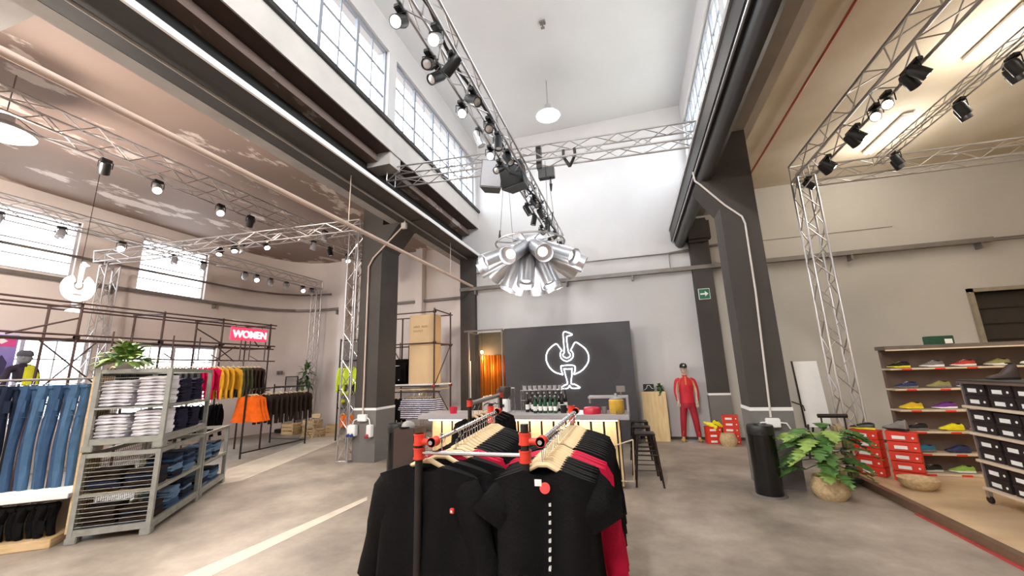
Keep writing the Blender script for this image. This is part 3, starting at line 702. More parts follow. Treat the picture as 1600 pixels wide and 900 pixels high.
# right rail: black tees, wooden hangers showing, crimson tops, black tops
tee = shirt('t_shirt', '', 't-shirt', c_black, hw=.30, L=.8, sleeve='short', seed=1, th=.035, sw=.11, ang=.30)
redt = shirt('sweater', '', 'sweater', c_red, hw=.33, L=.82, sleeve='long', seed=2, th=.045, sw=.095, ang=.16)
blkl = shirt('long_sleeve_shirt', '', 'shirt', c_black2, hw=.31, L=.85, sleeve='long', seed=5, th=.04, sw=.09, ang=.14)
jk = shirt('jacket', '', 'jacket', c_black, hw=.36, L=.95, sleeve='long', seed=9, th=.055, sw=.11, ang=.26)
front = dup(tee, onrail(railR, .03), .06, 'front black t-shirt of the right rail, with orange neck tag and white marks')
MB().box(-.04, .0, -.066, -.062, -.225, -.19).build('size_label', m_white, front)
MB().lathe([(.002, 0), (.03, 0), (.03, .004), (.002, .004)], (.018, -.062, -.235), 16, (0, -1, .2)).build('neck_tag', m_badge, front, True)
for i in range(8):   # the little column of printed marks
    z = -.33-.045*i
    MB().box(.035-i*.002, .047-i*.002, -.062-i*.0025, -.05, z, z+.006).box(.035-i*.002, .039-i*.002, -.062-i*.0025, -.05, z, z+.014).box(.042-i*.002, .047-i*.002, -.062-i*.0025, -.05, z+.008, z+.016).build('printed_mark', m_white, front)
n = 0
for i in range(1, 7): dup(tee, onrail(railR, .03+.028*i), rnd.uniform(-.05, .05), 'plain black t-shirt, %s behind the marked one on the right rail' % ORD[i-1], 'black t-shirts behind the front one', scale=(1, 1, 1-.01*i))
for i in range(4): dup(redt, onrail(railR, .23+.035*i), rnd.uniform(-.05, .05)-.05, '%s crimson sweater from the front of the right rail' % ORD[i], 'crimson sweaters on the right rail', scale=(1.03, 1, 1))
for i in range(13): dup(blkl, onrail(railR, .40+.04*i), rnd.uniform(-.06, .06), 'black long sleeve shirt, %s behind the crimson sweaters of the right rail' % ORD[i], 'black shirts at the rear of the right rail', scale=(1.05+.02*(i % 3), 1, .97))
# left rail: jackets
for i in range(3):
    j = dup(jk, onrail(railL, .06+.05*i)+Vector((-.07+.07*i, 0, .01*i)), -.06+rnd.uniform(-.03, .03), ('frontmost black jacket of the left rail with a square red badge', 'second black jacket of the left rail with a round red badge', 'third black jacket of the left rail with a small red badge')[i])
    bx = .21
    MB().bbox(bx, bx+.026, -.085, -.065, -.40+.02*i, -.372+.02*i, .003).build('badge', m_badge, j)
    MB().box(bx+.008, bx+.018, -.088, -.084, -.392+.02*i, -.38+.02*i).build('badge_mark', m_white, j)
for i in range(2): dup(redt, onrail(railL, .24+.04*i)+Vector((.03, 0, .0)), .1, '%s crimson sweater from the front of the left rail' % ORD[i], 'crimson sweaters on the left rail', scale=(.98, 1, .9))
for i in range(14): dup(blkl, onrail(railL, .36+.042*i), rnd.uniform(-.08, .08), 'black long sleeve shirt, %s behind the crimson sweaters of the left rail' % ORD[i], 'black shirts at the rear of the left rail', scale=(1, 1, .96))
for p in (tee, redt, blkl, jk): drop(p)
# --- second rack just behind (grey tube, black garments)
T = thing('clothes_rack', 'clothes rack with a thick grey tube behind the foreground rack', 'clothes rack', (-1.75, 4.9, 0))
MB().tube((-1.86, 4.45, 1.44), (-1.9, 5.6, 1.46), .028, 12).build('hanging_rail', m_tray, T, True)
for y in (4.45, 5.6): MB().tube((-1.88, y, 0), (-1.88, y, 1.5), .025, 10).build('post', m_iron, T, True)
clamp(T, (-1.88, 5.6, 1.46), (0, 0, 1)); clamp(T, (-1.88, 4.45, 1.44), (0, 0, 1))
bs = shirt('shirt', 'x', 'shirt', c_black, 'black shirts on the grey tube', hw=.25, L=.75, sleeve='long', seed=4, ang=.15)
for i in range(6): dup(bs, (-1.88, 4.55+i*.17, 1.41), rnd.uniform(-.06, .06), 'black shirt on the thick grey tube, %s from the front' % ORD[i])
drop(bs)
# black bin and grey cap on a dark box behind the rack
def bin_(x, y, r, h, label):
    T = thing('waste_bin', label, 'bin', (x, y, 0))
    MB().lathe([(r*.96, 0), (r, .02), (r, h*.86), (r*1.01, h*.87)], (x, y, 0), 28).build('body', m_blackg, T, True)
    MB().lathe([(r*1.02, h*.87), (r*1.03, h*.95), (r*.96, h), (r*.5, h), (r*.45, h*.97), (.002, h*.96)], (x, y, 0), 28).build('lid', m_black, T, True)
    MB().box(x-.04, x+.04, y-r-.012, y-r, h*.90, h*.92).build('lid_handle', m_iron, T)
    MB().lathe([(r*1.25, 0), (r*1.25, .012), (r*1.0, .02)], (x, y, 0), 24).build('foot_ring', m_tray, T, True)
bin_(-3.95, 6.2, .17, .98, 'black cylindrical waste bin left of the foreground rack')
bin_(1.66, 6.68, .17, .93, 'black cylindrical waste bin at the foot of the right column')
T = thing('display_box', 'dark brown display box carrying a grey cap', 'box', (-3.35, 5.6, 0)); MB().bbox(-3.55, -3.2, 5.45, 5.8, 0, 1.0, .01).build('box_body', mat('dark_brown_box', '#3a2924', .5), T)
T = thing('cap', 'grey cap with a black peak on the dark box', 'cap', (-3.4, 5.62, 1.0))
MB().ball((-3.4, 5.62, 1.01), .1, .12, .09, 16, 8).build('crown', cloth('cap_grey', '#a7a39f'), T, True)
MB().prism([(-3.48, 5.52), (-3.44, 5.42), (-3.36, 5.42), (-3.32, 5.52)], 'z', 1.01, 1.02).build('peak', c_black, T)

# ================================================================== BAR COUNTER
m_top = mat('counter_top_grey', '#a9a3a4', .35, var=.05)
m_board = mat('counter_board', '#e3c99a', .5, var=.08, scale=3, stretch=(6, 6, 1), col2='#d3b482')
T = thing('bar_counter', 'bar counter with grey top and backlit pale wood boards', 'counter', (-1.9, 6.8, 0))
MB().bbox(-3.68, -.12, 6.38, 7.1, 1.02, 1.10, .008).build('worktop', m_top, T)
MB().box(-3.55, -.28, 6.66, 6.95, .06, 1.02).build('carcass', mat('counter_carcass', '#3b332c', .7), T)
MB().box(-3.5, -.33, 6.67, 6.93, 0, .06).build('plinth', m_black, T)
MB().box(-3.5, -.3, 6.44, 6.46, 1.0, 1.015).build('led_strip', e_led, T)
x = -3.5
while x < -.3:
    MB().bbox(x, x+.165, 6.58, 6.61, .04, .985, .004).build('board', m_board, T); x += .2
MB().bbox(-.31, -.28, 6.60, 6.95, .04, 1.0, .004).build('end_board', m_board, T)
MB().bbox(-.76, -.12, 6.8, 7.08, 1.31, 1.345, .004).build('raised_shelf', m_top, T)
MB().bbox(-.155, -.12, 6.8, 7.08, 1.10, 1.31, .004).bbox(-.76, -.74, 6.95, 7.05, 1.22, 1.31, .004).build('shelf_side', m_top, T)
MB().path([(-.4, 6.55, .13), (-.13, 6.55, .13), (-.10, 6.55, .72)], .012, 8).path([(-.4, 6.55, .13), (-.4, 6.55, .62), (-.10, 6.55, .72)], .012, 8).build('foot_rail', mat('cream_metal', '#cdb9a0', .4, metal=.4), T, True)
lamp('counter_led', 'AREA', (-1.9, 6.5, .99), 7, (1, .87, .7), 3.1, (-1.9, 6.62, .5), T, size_y=.04)
# things on the bar
m_gl = mat('green_bottle_glass', '#1c4a30', .12, var=.05); m_dk = mat('dark_bottle_glass', '#15110f', .12, var=.05)
def bottle(label, group, m):
    T = proto('bottle', label, 'bottle', group)
    MB().lathe([(.03, 0), (.033, .01), (.033, .15), (.03, .17), (.013, .21), (.012, .26), (.014, .262), (.014, .275)], (0, 0, 0), 16).build('glass', m, T, True)
    MB().lathe([(.0345, .04), (.0345, .11)], (0, 0, 0), 16).build('label', m_white, T, True)
    MB().lathe([(.015, .262), (.015, .282), (.002, .284)], (0, 0, 0), 12).build('cap', m_silver, T, True); return T
bg_ = bottle('green glass bottle in the front row on the bar counter', 'green bottles on the bar', m_gl)
bd_ = bottle('dark bottle standing behind the green ones on the bar', 'dark bottles on the bar', m_dk)
for i in range(5): place(bg_, used, loc=(-1.62+i*.085, 6.62+.02*(i % 2), 1.10), label='green glass bottle in the front row on the bar, %s from the left' % ORD[i])
for r_ in range(2):
    for i in range(7): place(bd_, used, loc=(-1.80+i*.1+.04*r_, 6.8+.13*r_, 1.10), scale=(1, 1, 1.15+.2*r_), label='dark bottle in the %s row behind the green bottles, %s from the left' % (('near', 'far')[r_], ORD[i]))
T = thing('wire_cup_rack', 'chrome tiered cup rack behind the bottles', 'rack', (-1.6, 6.95, 1.1))
for z in (1.28, 1.45): MB().box(-1.95, -1.2, 6.9, 7.05, z, z+.01).build('rack_shelf', m_chrome, T)
for x in (-1.94, -1.21): MB().tube((x, 7.04, 1.1), (x, 7.04, 1.55), .008).tube((x, 6.91, 1.1), (x, 6.91, 1.46), .008).build('upright', m_chrome, T)
cup = proto('glass_cup', 'upturned glass cup on the chrome rack', 'glass', 'glasses on the chrome rack')
MB().lathe([(.03, 0), (.035, .07), (.032, .07), (.028, .005)], (0, 0, 0), 14).build('bowl', m_silver, cup, True)
for i in range(8): place(cup, used, loc=(-1.88+i*.09, 6.97, 1.46), label='glass cup on the chrome rack, %s from the left' % ORD[i])
T = thing('coffee_grinder', 'white coffee grinder with a smoked hopper on the bar', 'coffee grinder', (-2.17, 6.7, 1.1))
MB().bbox(-2.24, -2.10, 6.6, 6.8, 1.1, 1.33, .02).build('body', m_white, T, True)
MB().lathe([(.05, 0), (.09, .05), (.1, .2), (.095, .21)], (-2.17, 6.7, 1.33), 18).build('hopper', mat('smoked_hopper', '#3b342f', .2), T, True)
MB().bbox(-2.19, -2.15, 6.54, 6.6, 1.2, 1.25, .008).build('spout', m_black, T)
T = thing('espresso_machine', 'chrome espresso machine behind the grinder on the bar', 'coffee machine', (-2.38, 6.85, 1.1))
MB().bbox(-2.6, -2.28, 6.7, 7.0, 1.1, 1.38, .02).build('body', m_chrome, T, True)
MB().tube((-2.5, 6.68, 1.26), (-2.5, 6.55, 1.24), .012).tube((-2.36, 6.68, 1.26), (-2.36, 6.55, 1.24), .012).build('portafilter', m_black, T)
MB().lathe([(.03, 0), (.035, .09), (.03, .1)], (-2.36, 6.9, 1.38), 12).build('knob', m_rust, T, True)
T = thing('glass_display', 'small upright glass display frame on the bar beside the grinder', 'display', (-2.03, 6.72, 1.1))
for x in (-2.06, -2.0): MB().tube((x, 6.72, 1.1), (x, 6.72, 1.52), .006).build('upright', m_chrome, T)
MB().box(-2.06, -2.0, 6.715, 6.725, 1.5, 1.52).box(-2.06, -2.0, 6.715, 6.725, 1.1, 1.12).build('crosspiece', m_chrome, T)
T = thing('mug', 'black cup standing right of the bottles on the bar', 'cup', (-1.15, 6.65, 1.1))
MB().lathe([(.05, 0), (.055, .12), (.05, .12), (.045, .01)], (-1.15, 6.65, 1.1), 18).build('cup_body', m_black, T, True)
T = thing('cake_tin', 'red round tin on the right end of the bar', 'tin', (-.68, 6.55, 1.1))
MB().lathe([(.14, 0), (.14, .05), (.125, .09), (.1, .1), (.002, .1)], (-.68, 6.55, 1.1), 26).build('tin_body', mat('red_tin', '#c41a3a', .4), T, True)
T = thing('paper_cup', 'grey paper cup beside the red tin', 'cup', (-.49, 6.55, 1.1))
MB().lathe([(.035, 0), (.045, .1), (.002, .1)], (-.49, 6.55, 1.1), 16).build('cup_body', m_tray, T, True)
T = thing('juice_dispenser', 'round glass dispenser of yellow drink at the right end of the bar', 'drink dispenser', (-.3, 6.55, 1.1))
MB().lathe([(.1, 0), (.115, .02), (.115, .2), (.09, .22), (.09, .2)], (-.3, 6.55, 1.1), 26).build('jar', mat('yellow_drink', '#cda544', .15), T, True)
MB().lathe([(.1, .22), (.1, .235), (.02, .25), (.02, .3), (.002, .305)], (-.3, 6.55, 1.1), 20).build('lid', m_silver, T, True)
MB().tube((-.3, 6.43, 1.15), (-.3, 6.38, 1.13), .012).build('tap', m_chrome, T)
T = thing('register_screen', 'small grey screen standing on the raised bar shelf', 'screen', (-.24, 6.95, 1.345))
MB().bbox(-.3, -.16, 6.93, 6.95, 1.40, 1.5, .005).tube((-.23, 6.95, 1.345), (-.23, 6.95, 1.42), .01).build('screen_body', m_tray, T)
T = thing('red_cup', 'red cup on the left end of the bar', 'cup', (-3.1, 6.6, 1.1))
MB().lathe([(.06, 0), (.075, .11), (.07, .11), (.055, .01)], (-3.1, 6.6, 1.1), 18).build('cup_body', mat('red_tin', '#c41a3a', .4), T, True)
# bar stools
m_stool = mat('dark_bronze_metal', '#2a1d18', .35, metal=.5)
st = proto('bar_stool', '', 'stool')
mb = MB().bbox(-.155, .155, -.155, .155, .745, .765, .03); mb.build('seat', m_stool, st, True)
for sx in (-1, 1):
    for sy in (-1, 1):
        mb = MB(); a = Vector((sx*.145, sy*.145, .745)); b = Vector((sx*.215, sy*.215, 0))
        for e in (Vector((-sx*.04, 0, 0)), Vector((0, -sy*.04, 0))):
            mb.add([a, a+e, b+e*.6, b, a*.97+Vector((0, 0, .02)), (a+e)*.97+Vector((0, 0, .02)), b+e*.6+Vector((-sx*.004, -sy*.004, 0)), b+Vector((-sx*.004, -sy*.004, 0))], [(0, 1, 2, 3), (4, 5, 6, 7), (0, 4, 5, 1), (3, 2, 6, 7), (0, 3, 7, 4), (1, 5, 6, 2)])
        mb.build('leg', m_stool, st)
for z, h in ((.24, .19), (.46, .17)):
    for k in range(4):
        a, b = [(-h, -h), (h, -h), (h, h), (-h, h)][k], [(h, -h), (h, h), (-h, h), (-h, -h)][k]
        MB().tube((a[0], a[1], z), (b[0], b[1], z), .008).build('brace', m_stool, st)
for lb, loc, rz in (('nearest dark metal bar stool at the end of the bar', (.08, 6.95, 0), .05), ('middle dark metal bar stool at the end of the bar', (.04, 7.65, 0), 0), ('farthest dark metal bar stool at the end of the bar', (.02, 8.4, 0), .1)):
    place(st, used, loc=loc, rz=rz, label=lb)

# ================================================================== LOGO WALL + NEON
T = thing('partition_wall', 'dark free-standing partition behind the bar carrying the neon bird', 'partition', (-1.65, 10.5, 0))
MB().box(-3.33, .02, 10.35, 10.65, 0, 2.93).build('panel', mat('anthracite_panel', '#3a383b', .55, var=.06, scale=1), T)
MB().box(-3.33, .02, 10.34, 10.66, 2.93, 2.945).build('top_edge', m_black, T)
def smooth_path(pts, n=4, closed=False):
    pts = [Vector(p) for p in pts]; out = []; m = len(pts)
    rng = range(m if closed else m-1)
    for i in rng:
        if closed: a, b, c, d = pts[i-1], pts[i], pts[(i+1) % m], pts[(i+2) % m]
        else: a, b, c, d = pts[max(i-1, 0)], pts[i], pts[i+1], pts[min(i+2, m-1)]
        for k in range(n):
            t = k/n; out.append(.5*((2*b)+(c-a)*t+(2*a-5*b+4*c-d)*t*t+(3*b-a-3*c+d)*t**3))
    if not closed: out.append(pts[-1])
    return out
birdN = [(332, 360), (332, 250), (330, 150), (335, 118), (352, 103), (380, 110), (444, 145), (395, 160), (372, 175), (374, 260), (384, 360)]
birdC = [(384, 360), (402, 385), (398, 415), (360, 432), (322, 415), (312, 385), (332, 360)]
ringo = [(300, 340), (284, 365), (282, 410), (305, 450), (358, 472), (412, 450), (438, 410), (434, 368), (410, 340)]
wing_l = [(308, 345), (275, 295), (240, 252), (190, 275), (135, 325), (108, 380), (102, 440), (118, 500), (150, 555), (210, 605), (300, 635)]
wing_r = [(410, 342), (435, 300), (475, 243), (530, 275), (585, 325), (615, 380), (624, 440), (608, 500), (560, 565), (500, 610), (430, 635)]
hip_o = [(300, 635), (288, 600), (280, 545), (290, 526), (360, 522), (430, 526), (452, 545), (446, 600), (430, 635)]
leg_l = [(315, 560), (330, 640), (348, 740), (310, 762), (262, 795), (270, 803), (345, 800), (372, 765)]
leg_r = [(415, 560), (408, 640), (392, 740), (430, 752), (480, 780), (490, 798), (400, 800), (372, 765)]
hip_i = [(310, 562), (340, 568), (365, 570), (390, 568), (420, 562)]
def nb(p): return Vector((-2.39+.00213*p[0], 10.32, 2.98-.00208*p[1]))
T = thing('neon_sign', 'white neon outline of a long-necked bird on the dark partition', 'neon sign', (-1.6, 10.32, 1.3))
for nm, L, cl in (('neck_tube', birdN+birdC[1:-1], True), ('collar_tube', ringo, False), ('wing_tube', wing_l, False), ('wing_tube', wing_r, False), ('hip_tube', hip_o, False), ('leg_tube', leg_l, False), ('leg_tube', leg_r, False), ('hip_tube', hip_i, False)):
    MB().path(smooth_path([nb(p) for p in L], 4, cl), .0115, 6, cl).build(nm, e_neon, T, True)
mb = MB()
for p in ((105, 420), (620, 420), (352, 105), (360, 470), (300, 635), (430, 635), (372, 770)): q = nb(p); mb.tube(q, q+Vector((0, .035, 0)), .008)
mb.build('standoff', m_iron, T)
lamp('neon_glow', 'AREA', (-1.6, 10.25, 2.05), 6, (.93, .95, 1), .8, (-1.6, 9, 2.05), T)
# hanging solid bird emblem at the left
T = thing('hanging_emblem', 'white glowing bird emblem hanging in front of the left windows', 'sign', (-10.2, 4.7, 3.2))
def eb(p, y=0):   # emblem drawing plane faces the hall (x = const), u along +Y, v up
    u = (p[0]-366)*.00094; v = (455-p[1])*.00128; return (-10.2+y, 4.72+u, 3.62+v)
def plate(poly, name):
    mb = MB(); n = len(poly); vs = [eb(p, .03) for p in poly]+[eb(p, -.03) for p in poly]
    mb.add(vs, [tuple(range(n)), tuple(range(n, 2*n))[::-1]]+[(i, (i+1) % n, n+(i+1) % n, n+i) for i in range(n)]); return mb.build(name, e_sign, T)
plate([(300, 343)]+[(275, 295), (240, 252), (190, 275), (135, 325), (108, 380), (102, 440), (118, 500), (150, 555), (210, 605), (290, 630), (278, 560), (285, 520), (366, 515), (366, 478), (300, 455), (272, 412), (276, 365)], 'wing_plate')
plate([(434, 343), (458, 295), (490, 243), (540, 275), (592, 325), (622, 380), (628, 440), (612, 500), (580, 555), (520, 605), (442, 630), (456, 560), (448, 520), (366, 515), (366, 478), (432, 455), (460, 412), (456, 365)], 'wing_plate')
plate([(344, 350), (340, 60), (355, 25), (385, 30), (470, 75), (400, 100), (390, 350), (404, 375), (402, 410), (366, 430), (330, 410), (328, 375)], 'neck_plate')
plate([(310, 550), (425, 550), (405, 700), (400, 745), (490, 785), (490, 800), (390, 800), (367, 775), (345, 800), (245, 800), (245, 785), (335, 745), (328, 700)], 'leg_plate')
MB().tube(eb((340, 140)), (-10.2, 4.70, 6.1), .006).build('suspension_wire', m_iron, T)
# "WOMEN" sign
T = thing('women_sign', 'red light box sign reading WOMEN hung from the scaffold', 'sign', (-9.5, 7.87, 2.78))
MB().bbox(-9.56, -9.5, 7.36, 8.38, 2.78, 3.11, .01).build('light_box', mat('sign_red', (.72, .05, .12), emit=.62), T)
fc = bpy.data.curves.new('letters', 'FONT'); fc.body = 'WOMEN'; fc.size = .25; fc.extrude = .008; fc.offset = .006; fc.align_x = 'CENTER'; fc.space_character = .95
m_let = (mat('letter_glow', (1, .95, .9), emit=1.0))
tmp = bpy.data.objects.new('tmp', fc); COL.objects.link(tmp); bpy.context.view_layer.update(); lm = bpy.data.meshes.new_from_object(tmp.evaluated_get(bpy.context.evaluated_depsgraph_get())); bpy.data.objects.remove(tmp); lm.materials.clear(); lm.materials.append(m_let)
fo = bpy.data.objects.new('letters', lm); COL.objects.link(fo); fo.parent = T
fo.location = (.012, 0, .075); fo.rotation_euler = (PI/2, 0, PI/2)
for y in (7.5, 8.25): MB().tube((-9.53, y, 3.1), (-9.58, y, 3.19), .006).build('hook', m_iron, T)
# emergency signs
T = thing('exit_sign', 'green emergency sign with a white arrow on the end wall pilaster', 'sign', (1.91, 10.88, 3.45))
MB().bbox(1.78, 2.05, 10.87, 10.9, 3.43, 3.71, .004).build('sign_plate', mat('sign_border', '#dfe6e0', .5), T)
MB().box(1.795, 2.035, 10.866, 10.872, 3.445, 3.695).build('sign_face', mat('sign_green', '#1d6a4a', .5), T)
MB().prism([(1.82, 3.55), (1.93, 3.55), (1.93, 3.50), (2.01, 3.57), (1.93, 3.64), (1.93, 3.59), (1.82, 3.59)], 'y', 10.86, 10.868).build('arrow', m_white, T)
T = thing('wall_outlet', 'small white double outlet on the back left wall', 'outlet', (-12.0, 11.2, 1.9))
MB().box(-12.0, -11.94, 11.10, 11.16, 1.93, 2.06).box(-11.92, -11.86, 11.16, 11.22, 1.93, 2.06).build('outlet_plate', m_tray, T)
# column conduits and sockets
T = thing('column_conduit', 'white conduit running down the left column to two socket boxes', 'conduit', (-5.7, 7.55, .6))
MB().path([(-4.78, 7.56, 5.32), (-4.8, 7.56, 5.2), (-5.6, 7.56, 4.5), (-5.72, 7.56, 4.3), (-5.7, 7.56, .95)], .018, 8).build('pipe', m_pipe, T, True)
MB().bbox(-4.85, -4.72, 7.5, 7.58, 5.1, 5.24, .01).build('upper_box', m_pale, T)
MB().bbox(-5.80, -5.58, 7.5, 7.58, .84, .98, .01).build('junction_box', m_white, T)
MB().path([(-5.78, 7.54, .9), (-5.9, 7.54, .86), (-5.93, 7.54, .78)], .012, 6).path([(-5.6, 7.54, .93), (-5.52, 7.54, .88), (-5.49, 7.54, .76)], .012, 6).build('cable', m_white, T, True)
MB().bbox(-6.02, -5.82, 7.47, 7.58, .54, .77, .012).bbox(-5.54, -5.42, 7.47, 7.58, .52, .77, .012).build('socket_box', m_white, T)
MB().tube((-5.97, 7.49, .57), (-5.97, 7.43, .55), .032, 10).tube((-5.88, 7.49, .57), (-5.88, 7.43, .55), .032, 10).build('blue_plug', mat('blue_plug', '#2e3f86', .4), T, True)
MB().tube((-5.5, 7.49, .56), (-5.5, 7.42, .53), .036, 10).build('red_plug', mat('red_plug', '#b2333a', .4), T, True)
T = thing('column_conduit', 'pale conduit following the haunch down the right column', 'conduit', (1.95, 6.96, .85))
MB().path([(1.31, 6.97, 5.1), (1.32, 6.97, 4.93), (1.40, 6.97, 4.84), (1.72, 6.97, 4.42), (1.95, 6.97, 4.18), (1.98, 6.97, 4.05), (1.97, 6.97, 2.9), (1.9, 6.97, 1.0)], .016, 8).build('pipe', m_pale, T, True)
MB().bbox(1.82, 2.0, 6.9, 6.99, .86, .99, .01).build('junction_box', m_white, T)
MB().path([(1.84, 6.94, .93), (1.75, 6.93, .93), (1.7, 6.93, .86)], .01, 6).path([(1.98, 6.94, .93), (2.08, 6.93, .92), (2.12, 6.93, .84)], .01, 6).build('cable', m_white, T, True)
# ================================================================== WIRE CAGES (box pallets) AT THE LEFT
CA = .625; C0 = Vector((-5.8, 3.75, 0)); RC = Matrix.Rotation(CA, 4, 'Z')
def LW(x, y, z): return C0+(RC @ Vector((x, y, z)))
def cage(label, y0, y1, tiers, x0=-.78, x1=0):
    T = proto('wire_cage', label, 'wire cage')
    for t in range(tiers):
        zb = .0+t*1.0
        for (x, y) in ((x0, y0), (x1, y0), (x0, y1), (x1, y1)):
            sx = 1 if x == x0 else -1; sy = 1 if y == y0 else -1
            MB().box(x, x+sx*.05, y, y+sy*.05, zb+.06, zb+.98).build('post', m_cagem, T)
            MB().bbox(x-.01*sx, x+sx*.10, y-.01*sy, y+sy*.10, zb, zb+.075, .008).build('foot', m_cagem, T)
        for z, h in ((zb+.075, .07), (zb+.93, .05)):
            for a in (MB().box(x0+.05, x1-.05, y0+.005, y0+.04, z, z+h), MB().box(x0+.05, x1-.05, y1-.04, y1-.005, z, z+h), MB().box(x1-.04, x1-.005, y0+.05, y1-.05, z, z+h), MB().box(x0+.005, x0+.04, y0+.05, y1-.05, z, z+h)):
                a.build('rail', m_cagem, T)
        for z in (zb+.08, zb+.50):
            MB().box(x0+.03, x1-.03, y0+.03, y1-.03, z-.012, z+.012).build('shelf', m_woodh if t == 0 else m_cagem, T)
            MB().box(x1-.03, x1+.005, y0+.05, y1-.05, z-.02, z+.02).build('shelf_lip', m_cagem, T)
        MB().box(x0+.05, x1-.05, y0+.0, y0+.02, zb+.49, zb+.515).build('mid_bar', m_cagem, T)
        nz = 15
        for i in range(nz):
            z = zb+.17+i*.05
            if z < zb+.93 and (t == 0 or i in (1, 2, 3, 11, 12, 13, 14)): MB().tube((x0+.05, y0+.012, z), (x1-.05, y0+.012, z), .0035, 5, cap=False).build('wire', m_cagem, T)
        mb = MB()
        for i in range(15): mb.tube((x0+.015, y0+.05, zb+.17+i*.055), (x0+.015, y1-.05, zb+.17+i*.055), .003, 4, cap=False)
        for i in range(int((y1-y0)/.05)): mb.tube((x0+.015, y0+.05+i*.05, zb+.12), (x0+.015, y0+.05+i*.05, zb+.93), .003, 4, cap=False)
        for i in range(int((y1-y0)/.05)): mb.tube((x0+.02, y1-.015, zb+.12), (x0+.02, y1-.015, zb+.93), .003, 4, cap=False)
        o = mb.build('back_mesh', m_iron, T); o['kind'] = 'stuff'
    T.location = C0; T.rotation_euler[2] = CA; return T
cage('tall galvanised wire cage stacked in two levels with folded clothes', 0, 1.42, 2)
cage('low galvanised wire cage standing behind the tall one', 1.46, 2.58, 1)
def folded(label, group, c, w=.31, d=.34, h=.042, sd=0):
    T = None; rr = random.Random(sd); mb = MB(); nu, nv = 10, 8; vs = []; fs = []
    # rounded folded slab: superellipse section swept along x with soft folds
    for i in range(nu+1):
        x = -w/2+w*i/nu
        for k in range(16):
            a = 2*PI*k/16; ca, sa = math.cos(a), math.sin(a)
            y = d/2*math.copysign(abs(ca)**.35, ca); z = h/2+h/2*math.copysign(abs(sa)**.7, sa)
            z += .004*math.sin(x*40+a*2)+.003*math.sin(y*30+x*17); e = 1-.06*(abs(i/nu*2-1)**6)
            vs.append((x, y*e, z))
    for i in range(nu):
        for k in range(16): fs.append((i*16+k, i*16+(k+1) % 16, (i+1)*16+(k+1) % 16, (i+1)*16+k))
    fs += [tuple(range(16)), tuple(range(nu*16, nu*16+16))]
    mb.add(vs, fs)
    o = mb.build('folded_shirt', c, None, True, origin=(0, 0, 0)); return tag(o, label, 'shirt', group)
c_jean = cloth('denim', '#3e5878'); c_jean2 = cloth('light_denim', '#6f8aa6'); c_jdark = cloth('dark_denim', '#20283a')
fw_ = folded('x', 'x', c_white); fwv = folded('x', 'x', cloth('off_white', '#e2dde3'), sd=2); fn = folded('x', 'x', c_navy); fb = folded('x', 'x', c_brown, h=.045)
fj = folded('x', 'x', c_jean); fj2 = folded('x', 'x', c_jean2); fjd = folded('x', 'x', c_jdark)
def stack(protos, lx, ly, z, n, label, group, cat='shirt', h=.040, name=None):
    for i in range(n):
        p = protos[rnd.randrange(len(protos))]; o = p.copy(); COL.objects.link(o)
        if name: o.name = name
        o.location = LW(lx+rnd.uniform(-.012, .012), ly+rnd.uniform(-.012, .012), z+i*h); o.rotation_euler = (rnd.uniform(-.02, .02), rnd.uniform(-.02, .02), CA+rnd.uniform(-.07, .07))
        pos = 'bottom one' if i == 0 else 'topmost' if i == n-1 else ORD[i]+' up'
        o['label'] = label+', '+pos; o['group'] = group; o['category'] = cat
for z, lv, n1, n2 in ((1.52, 'top', 8, 9), (1.10, 'second', 8, 9)):
    stack([fw_, fwv], -.58, .24, z, n1, 'white folded shirt in the left white pile, %s shelf of tall cage' % lv, 'left white pile %s shelf' % lv)
    stack([fw_, fwv], -.21, .24, z, n2, 'white folded shirt in the right white pile, %s shelf of tall cage' % lv, 'right white pile %s shelf' % lv)
    stack([fn], -.21, .66, z, 8, 'navy folded shirt in the nearer navy pile, %s shelf of tall cage' % lv, 'middle navy pile %s shelf' % lv)
    stack([fn], -.21, 1.08, z, 8, 'navy folded shirt in the farther navy pile, %s shelf of tall cage' % lv, 'rear navy pile %s shelf' % lv)
for z, lv in ((.52, 'upper'), (.10, 'lower')):
    stack([fb, fjd], -.57, .26, z, 6, 'dark folded trousers behind wires, left pile, %s shelf' % lv, 'dark pile left %s' % lv, 'trousers', name='folded_trousers')
    stack([fb, fjd], -.21, .26, z, 5, 'dark folded trousers behind wires, right pile, %s shelf' % lv, 'dark pile right %s' % lv, 'trousers', name='folded_trousers')
    for k, ly in enumerate((.68, 1.1, 1.75, 2.2)):
        stack([fj, fj2, fjd], -.2, ly, z, 7 if k < 2 else 6, 'blue folded jeans in the %s, %s shelf' % (('nearer pile of the tall cage', 'farther pile of the tall cage', 'nearer pile of the low cage', 'farther pile of the low cage')[k], lv), 'jeans pile %d %s' % (k, lv), 'jeans', name='folded_jeans')
for z in (1.02,):
    stack([fjd, fb], -.35, 1.8, z, 3, 'dark folded trousers on top of the low cage', 'trousers on the low cage', 'trousers', name='folded_trousers')
for p in (fw_, fwv, fn, fb, fj, fj2, fjd): drop(p)
